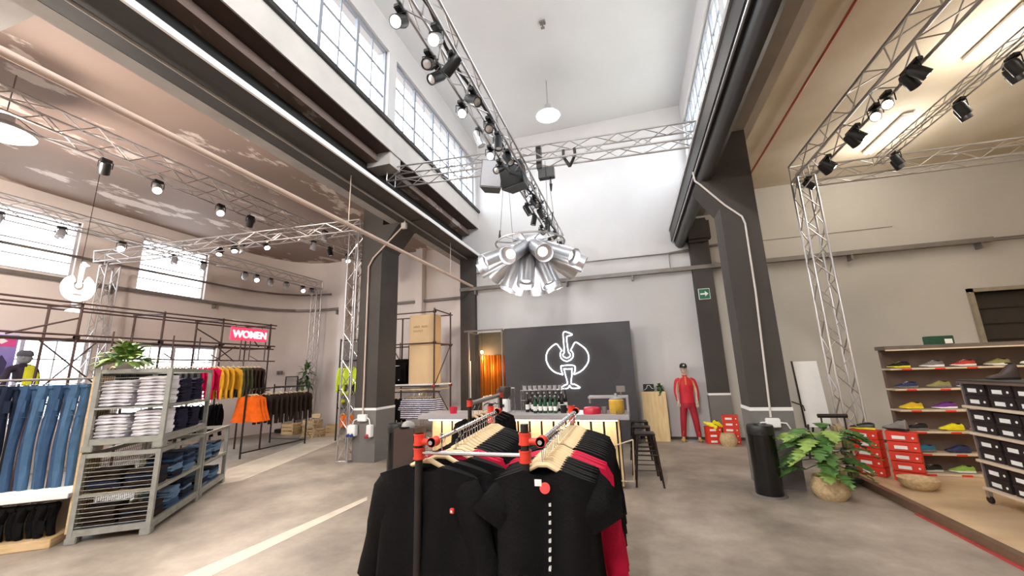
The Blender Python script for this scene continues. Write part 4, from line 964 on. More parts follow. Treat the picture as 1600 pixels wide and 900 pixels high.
# jeans rack left of the cage
T = proto('jeans_rack', 'wooden clothes rack with a row of jeans left of the tall cage', 'clothes rack')
MB().tube((-2.6, .15, 1.88), (-.84, .15, 1.88), .014, 8).build('hanging_rail', m_tray, T, True)
MB().bbox(-2.6, -.84, .02, .5, .50, .55, .005).build('shelf', m_white, T)
MB().bbox(-2.6, -.9, -.02, .5, 0, .09, .005).build('base_box', m_wood, T)
MB().box(-2.6, -.84, .48, .5, .09, .5).build('back_panel', m_pale, T)
MB().box(-.85, -.82, .1, .5, .09, 1.9).build('side_panel', m_wood, T); MB().box(-2.6, -2.57, .1, .5, .09, 1.9).build('side_panel', m_wood, T)
T.location = C0; T.rotation_euler[2] = CA
def trousers(label, group, c, L=1.18, wd=.16, sd=0, name='jeans', cat='jeans'):
    T = proto(name, label, cat, group); rr = random.Random(sd); ph = rr.random()*6; mb = MB()
    for lx in (-1, 1):
        n, m = 14, 16; vs = []
        for i in range(m+1):
            t = i/m
            for k in range(n):
                a = 2*PI*k/n; ca, sa = math.cos(a), math.sin(a)
                ww = wd*(.5-.08*t)*(1+.06*math.sin(t*9+ph+lx)); x = lx*wd*.30*(1 if t > .12 else .8)+ww*ca*.62+.012*math.sin(t*6+ph)
                y = .05*(1-.25*t)*sa*(1+.15*math.sin(k*2.1+t*8+ph))+lx*.02; vs.append((x, y, -.06-t*L))
        mb.add(vs, [(i*n+k, i*n+(k+1) % n, (i+1)*n+(k+1) % n, (i+1)*n+k) for i in range(m) for k in range(n)]+[tuple(range(n)), tuple(range(m*n, m*n+n))])
    mb.build('trouser_legs', c, T, True)
    MB().bbox(-wd*.62, wd*.62, -.05, .055, -.1, -.05, .012).build('waistband', c, T, True)
    MB().box(-wd*.25, wd*.1, -.062, -.05, -.36, -.22).box(-wd*.5, wd*.45, -.058, -.05, -.42, -.415).build('pocket', c, T)
    MB().tube((-.06, 0, -.04), (.06, 0, -.04), .006).path([(0, 0, -.04), (0, 0, -.01), (.015, 0, .01), (0, 0, .022), (-.015, 0, .01)], .003, 5).build('hanger', m_chrome, T, True)
    return T
j1 = trousers('x', 'x', c_jean, sd=1); j2 = trousers('x', 'x', cloth('mid_denim', '#4f6f8f'), sd=3); j3 = trousers('x', 'x', c_jdark, sd=5)
for i in range(9):
    p = (j2, j1, j2, j1, j3, j3, j3, j3, j3)[i]
    dup(p, LW(-.98-i*.15, .14, 1.86), CA+rnd.uniform(-.15, .15), 'blue jeans hanging on the rack, %s' % ('nearest the cage', 'second from the cage', 'third from the cage', 'fourth from the cage')[i] if i < 4 else 'dark blue jeans on the rack, %s from the cage' % ORD[i], 'jeans on the rack')
for p in (j1, j2, j3): drop(p)
sh = trousers('black trousers folded over the low rail under the jeans', 'black trousers under the jeans', c_black, L=.34, wd=.15, sd=8, name='trousers', cat='trousers')
for i in range(7): place(sh, used, loc=LW(-1.05-i*.17, .12, .50), rz=CA+rnd.uniform(-.2, .2), label='black trousers under the jeans, %s from the cage' % ORD[i])

# plants
m_leafl = mat('leaf_light_green', '#8aa64e', .55, var=.2, scale=12); m_leaf = mat('leaf_green', '#4f7a34', .5, var=.25, scale=12); m_leafd = mat('leaf_dark_green', '#33552c', .5, var=.25, scale=12)
def leaf(mb, base, d, L, W, lobed=False, droop=.3):
    d = Vector(d).normalized(); s = d.cross(Vector((0, 0, 1))); s = s.normalized() if s.length > .05 else Vector((1, 0, 0)); nrm = s.cross(d)
    base = Vector(base); n = 14 if lobed else 8; vs = []; rib = []
    for i in range(n+1):
        t = i/n; rib.append(base+d*L*t+nrm*(.12*L*math.sin(t*PI))+Vector((0, 0, -droop*L*t*t)))
    for i in range(n+1):
        t = i/n; wv = W*math.sin(PI*min(1, t*.93+.06))**.7*(1-.25*t)
        if lobed: wv *= (1.0 if i % 2 == 0 else .55)
        c = rib[i]; sw_ = d*(-.12*L if lobed and i % 2 == 0 else 0)
        vs += [c+s*wv/2+Vector((0, 0, -.12*wv))-sw_, c, c-s*wv/2+Vector((0, 0, -.12*wv))-sw_]
    fs = []
    for i in range(n):
        a = i*3; fs += [(a, a+1, a+4, a+3), (a+1, a+2, a+5, a+4)]
    k = len(mb.v); mb.add(vs, fs); return mb
def bush(label, loc, r, n, m, pot=None, LL=.12, W=.07, seed=1, h=.6, name='potted_plant', trail=0):
    rr = random.Random(seed); loc = Vector(loc); T = thing(name, label, 'plant', loc); z0 = pot[1] if pot else 0
    if pot: MB().lathe([(pot[0]*.75, 0), (pot[0], pot[1]*.5), (pot[0]*.95, pot[1]), (pot[0]*.85, pot[1]), (pot[0]*.8, pot[1]*.8), (.002, pot[1]*.8)], loc, 18).build('pot', pot[2], T, True)
    for i in range(n):
        a = rr.random()*2*PI; e = rr.uniform(-.25 if trail == 0 else -1.2, 1.3); d = Vector((math.cos(a)*math.cos(e), math.sin(a)*math.cos(e), math.sin(e)))
        p = loc+Vector((0, 0, z0))+Vector((d.x*r*rr.uniform(.2, .8), d.y*r*rr.uniform(.2, .8), abs(d.z)*r*h*rr.uniform(.3, 1)-(trail*rr.random() if d.z < 0 else 0)))
        mb = MB(); leaf(mb, p, d, LL*rr.uniform(.7, 1.3), W*rr.uniform(.8, 1.2)); mb.build('leaf', m if isinstance(m, bpy.types.Material) else m[i % len(m)], T, True)
    return T
p_ = LW(-.55, .12, 1.985)
bush('leafy light green plant on top of the tall wire cage', p_, .27, 130, (m_leafl, m_leafl, m_leaf), (.1, .08, m_pale), .17, .09, 3, .75)
bush('climbing green plant tied to the thin truss tower by the curved corner', (-10.85, 11.25, 1.9), .2, 50, (m_leafd, m_leaf), None, .2, .12, 5, 2.0, trail=.5)
# monstera
T = thing('monstera_plant', 'monstera with large cut leaves in a woven basket pot', 'plant', (2.38, 6.66, 0))
m_bask = mat('woven_basket', '#cfb489', .8, var=.15, scale=30, bump=.4, bscale=90)
MB().lathe([(.15, 0), (.2, .06), (.225, .14), (.20, .2), (.185, .28), (.175, .28), (.17, .22), (.002, .22)], (2.38, 6.66, 0), 28).build('basket_pot', m_bask, T, True)
rr = random.Random(11)
for i in range(46):
    a = rr.uniform(0, 2*PI) if i > 18 else rr.uniform(PI*.9, PI*1.9); e = rr.uniform(.25, 1.3); R0 = rr.uniform(.12, .30)
    tip = Vector((2.38+math.cos(a)*R0, 6.62+math.sin(a)*R0*.8, .30+.62*rr.random()**.7))
    st_ = MB().path(smooth_path([(2.38+.05*math.cos(a), 6.66+.05*math.sin(a), .22), (2.38+.3*math.cos(a)*R0, 6.66+.3*math.sin(a)*R0, .3+.5*(tip.z-.3)+.08), tip], 4), .006, 5).build('stem', m_leafd, T, True)
    mb = MB(); leaf(mb, tip, (math.cos(a), math.sin(a)-.2, .25), rr.uniform(.26, .36), rr.uniform(.24, .32), True, .55); mb.build('leaf', (m_leaf, m_leafl, m_leaf)[i % 3], T, True)

# ================================================================== LEFT SCAFFOLD
m_sc = m_rust
T = thing('pipe_scaffold', 'brown pipe scaffold with clothes rails along the left windows', 'scaffold', (-10.0, 6.0, 0))
def pipe(a, b, r=.022, n='rail', m=None, par=None): return MB().tube(a, b, r, 8).build(n, m or m_sc, par or T, True)
FY = (2.1, 3.3, 4.55, 5.9, 7.2, 8.55)
for y in FY:
    pipe((-9.6, y, 0), (-9.6, y, 3.3), n='post'); pipe((-10.35, y-.1, 0), (-10.35, y-.1, 3.3), n='post')
    pipe((-9.6, y, 3.24), (-10.4, y-.1, 3.26), n='cross_pipe'); pipe((-9.6, y, 2.62), (-10.4, y-.1, 2.62), n='cross_pipe')
for z in (3.26, 3.18, 2.68, 2.60, 1.5): pipe((-9.6+.045*(z in (3.26, 2.68)), 1.5, z), (-9.6+.045*(z in (3.26, 2.68)), 8.7, z), .018)
for z in (3.22, 2.64): pipe((-10.35, 1.5, z), (-10.35, 8.6, z), .018)
pipe((-9.3, 4.9, 2.26), (-9.3, 8.5, 2.26), .016, 'hanging_rail'); pipe((-9.6, 6.3, 1.42), (-9.6, 8.5, 1.42), .016, 'hanging_rail')
for y in (5.0, 5.3, 6.05, 6.6, 7.6, 7.85, 8.3): pipe((-9.45, y, 2.26), (-9.45, y, 2.78), .014, 'drop_pipe')
for y in (5.0, 6.0, 7.0, 8.0): pipe((-9.3, y, 2.26), (-9.6, y, 2.4), .014, 'drop_pipe')
for (y, y2) in ((4.55, 3.7), (6.6, 7.3), (7.9, 8.25)): pipe((-9.62, y, 3.0), (-9.62, y2, 2.65), .016, 'brace')
for (a, b) in (((-9.9, 4.2, 2.6), (-9.9, 5.2, 1.7)), ((-9.9, 5.0, 2.6), (-9.9, 4.3, 1.7)), ((-9.5, 7.0, 2.62), (-9.5, 7.5, 2.25)), ((-9.5, 7.5, 2.62), (-9.5, 7.0, 2.25))): pipe(a, b, .014, 'brace')
for y in FY: clamp(T, (-9.6, y, 2.64), (0, 1, 0), m_rust, .034)
gl = {}
for nm, c in (('black', c_black), ('charcoal', c_grey), ('magenta', c_pink), ('mustard', c_yel), ('olive', c_olive), ('brown', c_brown)):
    gl[nm] = shirt('jacket' if nm in ('black', 'brown') else 'shirt', 'x', 'jacket' if nm in ('black', 'brown') else 'shirt', c, 'x', hw=.22, L=.50, sleeve='long', seed=len(gl)+20, ang=.05, sw=.06, th=.05)
y = 5.0
for nm, n_, step in (('black', 8, .13), ('charcoal', 4, .12), ('magenta', 4, .11), ('mustard', 4, .13), ('olive', 3, .11), ('brown', 3, .11)):
    for i in range(n_):
        dup(gl[nm], (-9.3, y, 2.235), rnd.uniform(-.1, .1)+(.5 if (nm in ('mustard', 'magenta') and i == n_-1) else 0), '%s garment, %s of its colour from the near end, upper scaffold rail' % (nm, ORD[i]), '%s garments on the upper scaffold rail' % nm); y += step
for i in range(6): dup(gl['black'], (-9.6, 6.3+i*.2, 1.40), rnd.uniform(-.15, .15), 'black garment, %s from the near end of the lower scaffold rail' % ORD[i], 'black garments on the lower scaffold rail')
# orange vests on a freestanding rack
T = thing('garment_rack', 'dark freestanding rack with orange vests in front', 'clothes rack', (-8.95, 8.4, 0))
for x, y in ((-8.92, 7.45), (-8.95, 9.4), (-10.2, 9.4)): pipe((x, y, 0), (x, y, 1.64), .02, 'post', m_iron, T)
pipe((-8.92, 7.45, 1.57), (-8.95, 9.4, 1.57), .016, 'hanging_rail', m_iron, T); pipe((-8.95, 9.4, 1.57), (-10.2, 9.4, 1.57), .016, 'hanging_rail', m_iron, T)
pipe((-8.92, 7.45, .12), (-8.95, 9.4, .12), .016, 'lower_rail', m_iron, T); pipe((-8.95, 9.4, .12), (-10.2, 9.4, .12), .016, 'lower_rail', m_iron, T)
ov = shirt('safety_vest', 'x', 'vest', c_org, 'x', hw=.25, L=.60, sleeve='none', seed=31, th=.06, flare=.5)
for i in range(3): dup(ov, (-8.92, 7.52+.09*i, 1.56), .4, ('front orange vest on the dark freestanding rack', 'orange vest directly behind the front one', 'rearmost orange vest on the dark rack')[i])
drop(ov)
for i in range(9): dup(gl['brown'], (-8.93, 7.95+.16*i, 1.56), rnd.uniform(-.2, .2)+.2, 'dark brown jacket on the freestanding rack, %s behind the orange vests' % ORD[i], 'dark jackets on the freestanding rack')
for p in gl.values(): drop(p)
# poster
T = thing('poster', 'purple poster with a pink square logo at the left window', 'poster', (-12.3, 4.35, 1.9))
MB().bbox(-12.33, -12.28, 3.75, 4.93, 1.55, 2.86, .005).build('poster_board', mat('poster_purple', '#9d8fd0', .6, var=.15, scale=1.5, col2='#6e62a8'), T)
MB().box(-12.28, -12.274, 4.5, 4.9, 2.62, 2.84).build('logo_square', mat('poster_pink', '#e0529b', .5), T)
MB().prism([(4.62, 2.73), (4.7, 2.79), (4.78, 2.73), (4.7, 2.67)], 'x', -12.275, -12.27).build('logo_diamond', m_white, T)
MB().prism([(4.66, 2.3), (4.74, 2.45), (4.83, 2.3), (4.8, 1.9), (4.68, 1.9)], 'x', -12.278, -12.272).build('printed_figure', mat('poster_ink', '#3a345e', .6), T)
# ------------------------------------------------------------------ figures
def skinned(name, nodes, edges, m, parent, lv=2, origin=None):
    O = off(parent) if parent else Vector(origin)
    me = bpy.data.meshes.new(name); me.from_pydata([Vector(p[:3])-O for p in nodes], edges, []); me.materials.append(m)
    o = bpy.data.objects.new(name, me); COL.objects.link(o)
    if parent: o.parent = parent
    sk = o.modifiers.new('skin', 'SKIN'); sk.use_smooth_shade = True
    if not me.skin_vertices: me.skin_vertices_add() if hasattr(me, 'skin_vertices_add') else None
    bm = bmesh.new(); bm.from_mesh(me); lay = bm.verts.layers.skin.verify()
    for v, p in zip(bm.verts, nodes):
        r = p[3] if isinstance(p[3], (tuple, list)) else (p[3], p[3]); v[lay].radius = r; v[lay].use_root = (v.index == 0)
    bm.to_mesh(me); bm.free()
    ss = o.modifiers.new('sub', 'SUBSURF'); ss.levels = lv; ss.render_levels = lv
    dg = bpy.context.evaluated_depsgraph_get(); ev = o.evaluated_get(dg); m2 = bpy.data.meshes.new_from_object(ev)
    o.modifiers.clear(); o.data = m2; m2.shade_smooth(); return o
m_skin = mat('mannequin_skin', '#c9b3a2', .45, var=.03)
def head(T, c, m, cap=None, yawd=0, peak=None):
    c = Vector(c); Rz = Matrix.Rotation(yawd, 4, 'Z'); M = Matrix.Translation(c) @ Rz
    mb = MB().lathe([(.002, -.115), (.035, -.11), (.058, -.085), (.07, -.04), (.077, .02), (.077, .06), (.06, .1), (.03, .12), (.002, .124)], (0, 0, 0), 18)
    mb.v = [(x, y*1.22+(-.012 if y < 0 and z < -.03 else 0), z) for x, y, z in mb.v]
    mb.prism([(-.095, .01), (-.118, -.025), (-.09, -.03)], 'x', -.012, .012).ball((.078, .005, 0), .01, .02, .03, 8, 6).ball((-.078, .005, 0), .01, .02, .03, 8, 6)
    mb.xf(M).build('head', m, T, True)
    MB().ball((.03, -.088, .012), .012, .006, .007, 8, 6).ball((-.03, -.088, .012), .012, .006, .007, 8, 6).xf(M).build('eyes', m_tray, T, True)
    MB().ball((0, -.092, -.055), .022, .007, .006, 8, 6).xf(M).build('mouth', mat('mannequin_lips', '#a88072', .5), T, True)
    if cap:
        MB().lathe([(.087, .03), (.09, .06), (.08, .11), (.05, .138), (.002, .145)], (0, 0, 0), 20).xf(M @ Matrix.Diagonal((1, 1.2, 1, 1))).build('cap', cap, T, True)
        MB().prism([(-.07, -.08), (-.06, -.16), (0, -.185), (.06, -.16), (.07, -.08)], 'z', .035, .043).xf(M).build('cap_peak', cap, T, True)
    return M
# red mannequin
mx_, my_ = 1.20, 10.80
T = thing('mannequin', 'mannequin in a red tracksuit with black cap and yellow shoes', 'mannequin', (mx_, my_, 0))
def mp(x, y, z, r): return (mx_+x, my_+y, z, r)
c_suit = mat('cloth_track_red', '#c81f2e', .6, var=.08, scale=9, bump=.2, bscale=50); c_trk = mat('cloth_trouser_red', '#a3192c', .65, var=.08, scale=9, bump=.2, bscale=50)
body = [mp(0, 0, .98, (.10, .075)), mp(0, 0, 1.2, .07), mp(0, 0, 1.45, .06), mp(0, 0, 1.56, .05), mp(0, -.01, 1.64, .045)]
ed = [(0, 1), (1, 2), (2, 3), (3, 4)]
for s in (-1, 1):
    k = len(body); body += [mp(s*.10, 0, .9, .07), mp(s*.14, -.01, .52, .05), mp(s*.17, .0, .12, .035), mp(s*.185, -.05, .055, .032), mp(s*.195, -.12, .04, .03)]
    ed += [(0, k), (k, k+1), (k+1, k+2), (k+2, k+3), (k+3, k+4)]
    k = len(body); body += [mp(s*.17, 0, 1.44, .05), mp(s*.235, .0, 1.18, .04), mp(s*.215, -.06, .95, .028), mp(s*.21, -.075, .89, .024)]
    ed += [(2, k), (k, k+1), (k+1, k+2), (k+2, k+3)]
    for f in range(5):
        q = len(body); fx = s*(.21+(.018*(f-1.5) if f < 4 else -.035)); ln = (.07, .082, .08, .065, .045)[f]
        body += [mp(fx, -.08+(0 if f < 4 else -.015), .865 if f < 4 else .88, .0085), mp(fx*1.0, -.085-(0 if f < 4 else .01), .865-ln*.6, .008), mp(fx-s*.004, -.078, .865-ln, .0065)]
        ed += [(k+3, q), (q, q+1), (q+1, q+2)]
skinned('body', body, ed, m_skin, T)
def loft(mb, secs, n=20):   # secs: (x, y, z, rx, ry)
    vs = [(x+rx*math.cos(2*PI*k/n), y+ry*math.sin(2*PI*k/n), z) for x, y, z, rx, ry in secs for k in range(n)]
    return mb.add(vs, [(i*n+k, i*n+(k+1) % n, (i+1)*n+(k+1) % n, (i+1)*n+k) for i in range(len(secs)-1) for k in range(n)]+[tuple(range(n))[::-1], tuple(range((len(secs)-1)*n, len(secs)*n))])
X_, Y_ = mx_, my_
mb = loft(MB(), [(X_, Y_, .90, .165, .115), (X_, Y_, 1.0, .163, .115), (X_, Y_, 1.12, .155, .108), (X_, Y_, 1.26, .175, .12), (X_, Y_, 1.38, .195, .122), (X_, Y_, 1.45, .175, .10), (X_, Y_, 1.49, .115, .08), (X_, Y_, 1.51, .062, .062), (X_, Y_, 1.56, .058, .058)])
for s in (-1, 1): mb.path(smooth_path([(X_+s*.12, Y_, 1.455), (X_+s*.19, Y_, 1.43), (X_+s*.225, Y_, 1.33), (X_+s*.245, Y_, 1.18), (X_+s*.235, Y_-.03, 1.05), (X_+s*.218, Y_-.055, .94)], 3), [.050+.004*math.sin(min(1, i/5)*PI*.5)-.0016*i for i in range(16)], 12)
mb.build('tracksuit_top', c_suit, T, True)
mb = loft(MB(), [(X_, Y_, .78, .15, .10), (X_, Y_, .86, .158, .11), (X_, Y_, .93, .15, .105)])
for s in (-1, 1): mb.path(smooth_path([(X_+s*.085, Y_, .90), (X_+s*.10, Y_, .76), (X_+s*.135, Y_-.01, .5), (X_+s*.155, Y_, .28), (X_+s*.17, Y_, .11)], 3), [.088, .089, .088, .085, .081, .077, .073, .069, .066, .063, .060, .057, .055], 14)
mb.build('trousers', c_trk, T, True)
c_or = mat('orange_piping', '#e8903f', .6)
for s in (-1, 1):
    MB().path([mp(s*.06, -.095, 1.52, 0)[:3], mp(s*.14, -.11, 1.44, 0)[:3], mp(s*.17, -.115, 1.3, 0)[:3], mp(s*.185, -.10, 1.12, 0)[:3]], .007, 6).path([mp(s*.13, -.055, .35, 0)[:3], mp(s*.17, -.055, .22, 0)[:3], mp(s*.20, -.04, .14, 0)[:3]], .006, 6).build('piping', c_or, T, True)
    MB().bbox(*sum(([a, b] for a, b in ((mx_+s*.185-.045, mx_+s*.185+.045), (my_-.17, my_+.08), (0, .09))), []), .035).build('shoe', mat('shoe_mustard', '#d8a53a', .5), T, True)
MB().box(mx_-.012, mx_+.012, my_-.125, my_-.10, 1.33, 1.53).build('zip', c_or, T)
M = head(T, (mx_, my_, 1.71), m_skin, m_black)
MB().ball((0, -.118, .085), .022, .006, .02, 8, 6).xf(M).build('cap_badge', m_white, T, True)
MB().lathe([(.17, 0), (.17, .008), (.002, .01)], (mx_, my_+.02, 0), 24).build('base_plate', m_silver, T, True)
# bust at the left window
bx, by, bz = -10.9, 4.5, 1.86
T = thing('mannequin_bust', 'torso mannequin in a black and yellow jacket with dark cap at the left window', 'mannequin', (bx, by, 0))
MB().tube((bx, by, 0), (bx, by, bz), .02, 8).lathe([(.2, 0), (.2, .015), (.002, .02)], (bx, by, 0), 20).build('stand', m_iron, T, True)
def bp(x, y, z, r): return (bx+x, by+y, bz+z, r)
c_hv = cloth('hi_vis_yellow', '#d9d83a')
tn = [bp(0, 0, 0, (.13, .10)), bp(0, 0, .18, (.14, .11)), bp(0, 0, .31, (.10, .08)), bp(0, 0, .36, (.055, .055))]; te = [(0, 1), (1, 2), (2, 3)]
for s in (-1, 1):
    k = len(tn); tn += [bp(0, s*.17, .26, .062), bp(0, s*.215, .05, .055), bp(.02, s*.205, -.12, .045)]; te += [(2, k), (k, k+1), (k+1, k+2)]
skinned('jacket', tn, te, cloth('jacket_dark', '#3a3440'), T)
MB().bbox(bx+.09, bx+.155, by-.02, by+.12, bz-.05, bz+.33, .03).build('yellow_panel', c_hv, T, True)
MB().bbox(bx+.06, bx+.14, by+.14, by+.2, bz-.05, bz+.2, .03).build('yellow_panel', c_hv, T, True)
head(T, (bx, by, bz+.47), mat('bust_grey', '#77787c', .5), cloth('cap_dark', '#4b4d55'), PI*.85)

# ================================================================== BACK LEFT CORNER ITEMS
T = thing('standing_mirror', 'tall mirror leaning on the back left wall', 'mirror', (-11.5, 11.3, 0))
MB().box(-11.78, -11.75, 11.28, 11.31, .12, 1.86).box(-11.27, -11.24, 11.28, 11.31, .12, 1.86).box(-11.78, -11.24, 11.28, 11.31, 1.83, 1.86).box(-11.78, -11.24, 11.28, 11.31, .12, .16).build('mirror_frame', m_iron, T)
MB().box(-11.75, -11.27, 11.29, 11.30, .16, 1.83).build('mirror_glass', mat('mirror_glass', '#d8dadc', .03, metal=1, var=0), T)
MB().bbox(-11.85, -11.15, 11.05, 11.5, 0, .12, .02).build('base', m_black, T)
def crate(label, x, y, z=0, w=.5, d=.36, h=.3, rz=0, slat=3):
    T = proto('wooden_crate', label, 'crate')
    for i in range(slat):
        a = i*h/slat+.01; b = (i+1)*h/slat-.015
        for f in ((-w/2, w/2, -d/2, -d/2+.012), (-w/2, w/2, d/2-.012, d/2), (-w/2, -w/2+.012, -d/2, d/2), (w/2-.012, w/2, -d/2, d/2)): MB().box(*f, a, b).build('slat', m_wood, T)
    MB().box(-w/2, w/2, -d/2, d/2, 0, .012).build('bottom', m_wood, T)
    for sx in (-1, 1):
        for sy in (-1, 1): MB().box(sx*(w/2-.045), sx*(w/2-.012), sy*(d/2-.045), sy*(d/2-.012), 0, h).build('corner_post', m_wood, T)
    T.location = (x, y, z); T.rotation_euler[2] = rz; return T
crate('left wooden crate at the foot of the thin truss tower', -11.0, 10.95, h=.34); crate('right wooden crate at the foot of the thin truss tower', -10.4, 11.2, h=.42)
crate('low wooden crate left of the left column truss tower', -9.75, 10.6, w=.6, h=.22); crate('wooden crate tipped beside the low crate', -9.25, 10.9, w=.45, h=.32, rz=.5)
T = thing('folding_chair', 'small pale wooden folding chair by the low crate', 'chair', (-9.5, 10.2, 0))
for s in (-.2, .2): MB().tube((-9.5+s, 10.0, 0), (-9.5+s, 10.35, .7), .014).build('leg', m_wood, T); MB().tube((-9.5+s, 10.4, 0), (-9.5+s, 10.05, .42), .014).build('leg', m_wood, T)
MB().box(-9.72, -9.28, 10.0, 10.3, .40, .42).build('seat', m_wood, T); MB().box(-9.72, -9.28, 10.3, 10.33, .58, .7).build('backrest', m_wood, T)
# hi-vis rack behind the truss tower
T = thing('workwear_rack', 'black rack of bright yellow workwear seen through the truss tower', 'clothes rack', (-7.9, 9.9, 0))
for x in (-8.35, -7.2): pipe((x, 9.9, 0), (x, 9.9, 2.9), .022, 'post', m_iron, T)
for z in (2.85, 2.25, 1.4, .9): pipe((-8.35, 9.9, z), (-7.2, 9.9, z), .016, 'rail', m_iron, T)
MB().box(-8.3, -7.25, 9.98, 10.0, .2, 2.8).build('back_panel', mat('rack_panel', '#77706c', .7), T)
hv = shirt('work_jacket', 'x', 'jacket', mat('cloth_neon', '#c9e022', .6, var=.1), 'x', hw=.2, L=.5, sleeve='long', seed=41, ang=.06, sw=.055, th=.05)
for i in range(4): dup(hv, (-8.15+.22*i, 9.86, 2.22), .2, 'neon yellow work jacket behind the truss tower, %s from the left' % ORD[i], 'neon yellow work jackets')
hv2 = shirt('work_trousers', 'x', 'trousers', cloth('work_orange', '#e0702e'), 'x', hw=.13, L=.35, sleeve='none', seed=42, th=.04)
for i in range(3): dup(hv2, (-8.1+.25*i, 9.86, .88), .2, 'orange work garment behind the truss tower, %s from the left' % ORD[i], 'orange work garments')
bl = proto('yellow_ball_cap', 'yellow helmet hanging below the neon work jackets', 'helmet', 'yellow helmets')
MB().ball((0, 0, 0), .08, .1, .075, 14, 8).lathe([(.1, -.02), (.11, -.025), (.1, -.03)], (0, 0, 0), 14).build('shell', mat('helmet_yellow', '#d8dd1e', .35), bl, True)
for i, (x, z) in enumerate(((-8.12, 1.33), (-8.12, 1.1), (-7.9, 1.33))): place(bl, used, loc=(x, 9.8, z), label='yellow helmet behind the truss tower, %s' % ('upper left', 'lower left', 'upper right')[i])
drop(hv); drop(hv2)

# ================================================================== RIGHT SCAFFOLD (behind the left column)
T = thing('scaffold_shelf', 'brown pipe scaffold shelf right of the left column', 'scaffold', (-5.9, 10.5, 0))
for (x, y, h) in ((-5.36, 10.15, 3.66), (-5.12, 10.7, 3.58), (-7.3, 10.15, 3.6), (-6.75, 10.7, 3.5)): pipe((x, y, 0), (x, y, h), .024, 'post', m_rust)
for a, b in (((-7.6, 10.15, 3.56), (-5.3, 10.15, 3.56)), ((-7.6, 10.7, 3.5), (-5.05, 10.7, 3.5)), ((-5.36, 10.15, 3.62), (-5.12, 10.7, 3.52)), ((-7.6, 10.15, 2.66), (-5.3, 10.15, 2.66)), ((-7.6, 10.7, 2.62), (-5.05, 10.7, 2.62)),
             ((-7.6, 10.15, 1.46), (-5.2, 10.15, 1.46)), ((-5.36, 10.15, 2.64), (-5.12, 10.7, 2.62)), ((-7.4, 10.2, 1.3), (-5.2, 10.2, 1.3)), ((-6.8, 10.7, 2.2), (-6.3, 10.7, 2.2))): pipe(a, b, .018, 'rail', m_rust)
for a, b in (((-5.12, 10.7, 2.6), (-5.36, 10.2, 1.5)), ((-7.0, 10.6, 2.6), (-6.7, 10.6, 2.1)), ((-6.45, 10.6, 2.66), (-6.45, 10.6, 2.2)), ((-6.75, 10.6, 2.75), (-6.75, 10.6, 2.2)), ((-5.25, 10.2, 1.3), (-5.0, 10.3, .8))): pipe(a, b, .016, 'brace', m_rust)
MB().bbox(-7.5, -5.1, 10.15, 10.75, 1.48, 1.52, .005).build('shelf_board', m_white, T); MB().bbox(-7.5, -5.15, 10.15, 10.75, 1.36, 1.39, .005).build('shelf_board', m_woodh, T)
for p in ((-5.36, 10.15, 2.66), (-5.36, 10.15, 1.46), (-5.12, 10.7, 2.6), (-5.36, 10.15, 3.56), (-5.12, 10.7, 1.46)): clamp(T, p, (1, 0, 0), m_red if p[2] < 2 else m_rust, .036)
T = thing('display_tower', 'tall pale wood display tower with faint brown print on the scaffold shelf', 'display', (-5.8, 10.45, 1.52))
MB().bbox(-6.2, -5.42, 10.2, 10.68, 1.52, 3.50, .006).build('cabinet', m_card, T)
MB().box(-6.19, -5.43, 10.195, 10.2, 2.60, 2.61).build('joint', mat('card_joint', '#b18a5e', .7), T)
for row, (n_, z) in enumerate(((9, 3.12), (6, 3.0))):
    for i in range(n_):
        if row == 0 and i == 4: continue
        x = -6.06+i*.052; MB().box(x, x+.034, 10.194, 10.2, z, z+.012).box(x, x+.009, 10.194, 10.2, z, z+.06).box(x+.02, x+.029, 10.194, 10.2, z, z+(.06 if i % 2 else .035)).build('faint_print', mat('faint_print', '#c09a78', .7), T)
T = thing('backpack', 'big black backpack on the scaffold shelf beside the pale tower', 'backpack', (-6.65, 10.4, 1.52))
MB().bbox(-7.05, -6.25, 10.25, 10.65, 1.52, 2.15, .08).build('bag_body', c_black, T, True); MB().bbox(-6.86, -6.4, 10.18, 10.28, 1.58, 2.0, .04).build('front_pocket', c_black2, T, True)
MB().bbox(-6.95, -6.35, 10.28, 10.6, 2.13, 2.24, .05).build('top_flap', c_black, T, True); MB().box(-6.85, -6.5, 10.17, 10.19, 2.04, 2.055).box(-6.52, -6.49, 10.17, 10.18, 1.63, 1.66).build('reflective_trim', m_white, T)
def stripes_mat():
    m = bpy.data.materials.new('cloth_striped'); m.use_nodes = True; nt = m.node_tree; b = nt.nodes['Principled BSDF']; b.inputs['Roughness'].default_value = .85
    tc = nt.nodes.new('ShaderNodeTexCoord'); wv = nt.nodes.new('ShaderNodeTexWave'); wv.bands_direction = 'Z'; wv.inputs['Scale'].default_value = 6; wv.inputs['Distortion'].default_value = 1.5
    r = nt.nodes.new('ShaderNodeValToRGB'); r.color_ramp.interpolation = 'CONSTANT'; r.color_ramp.elements[0].color = lin('#2e2a3c'); r.color_ramp.elements[1].color = lin('#e6e0ea'); r.color_ramp.elements[1].position = .45
    nt.links.new(tc.outputs['Object'], wv.inputs[0]); nt.links.new(wv.outputs[0], r.inputs[0]); nt.links.new(r.outputs[0], b.inputs['Base Color']); return m
c_str = stripes_mat()
sg = shirt('striped_garment', 'x', 'shirt', c_str, 'x', hw=.2, L=.55, sleeve='short', seed=51, ang=.1, sw=.07, th=.035)
for i in range(13): dup(sg, (-6.25+.08*i, 10.2, 1.285), PI/2-.35+rnd.uniform(-.2, .2), 'striped garment under the scaffold shelf, %s from the left' % ORD[i], 'striped garments under the scaffold shelf')
drop(sg)
bg2 = shirt('black_jacket', 'x', 'jacket', c_black, 'x', hw=.22, L=.58, sleeve='long', seed=52, ang=.08, th=.06)
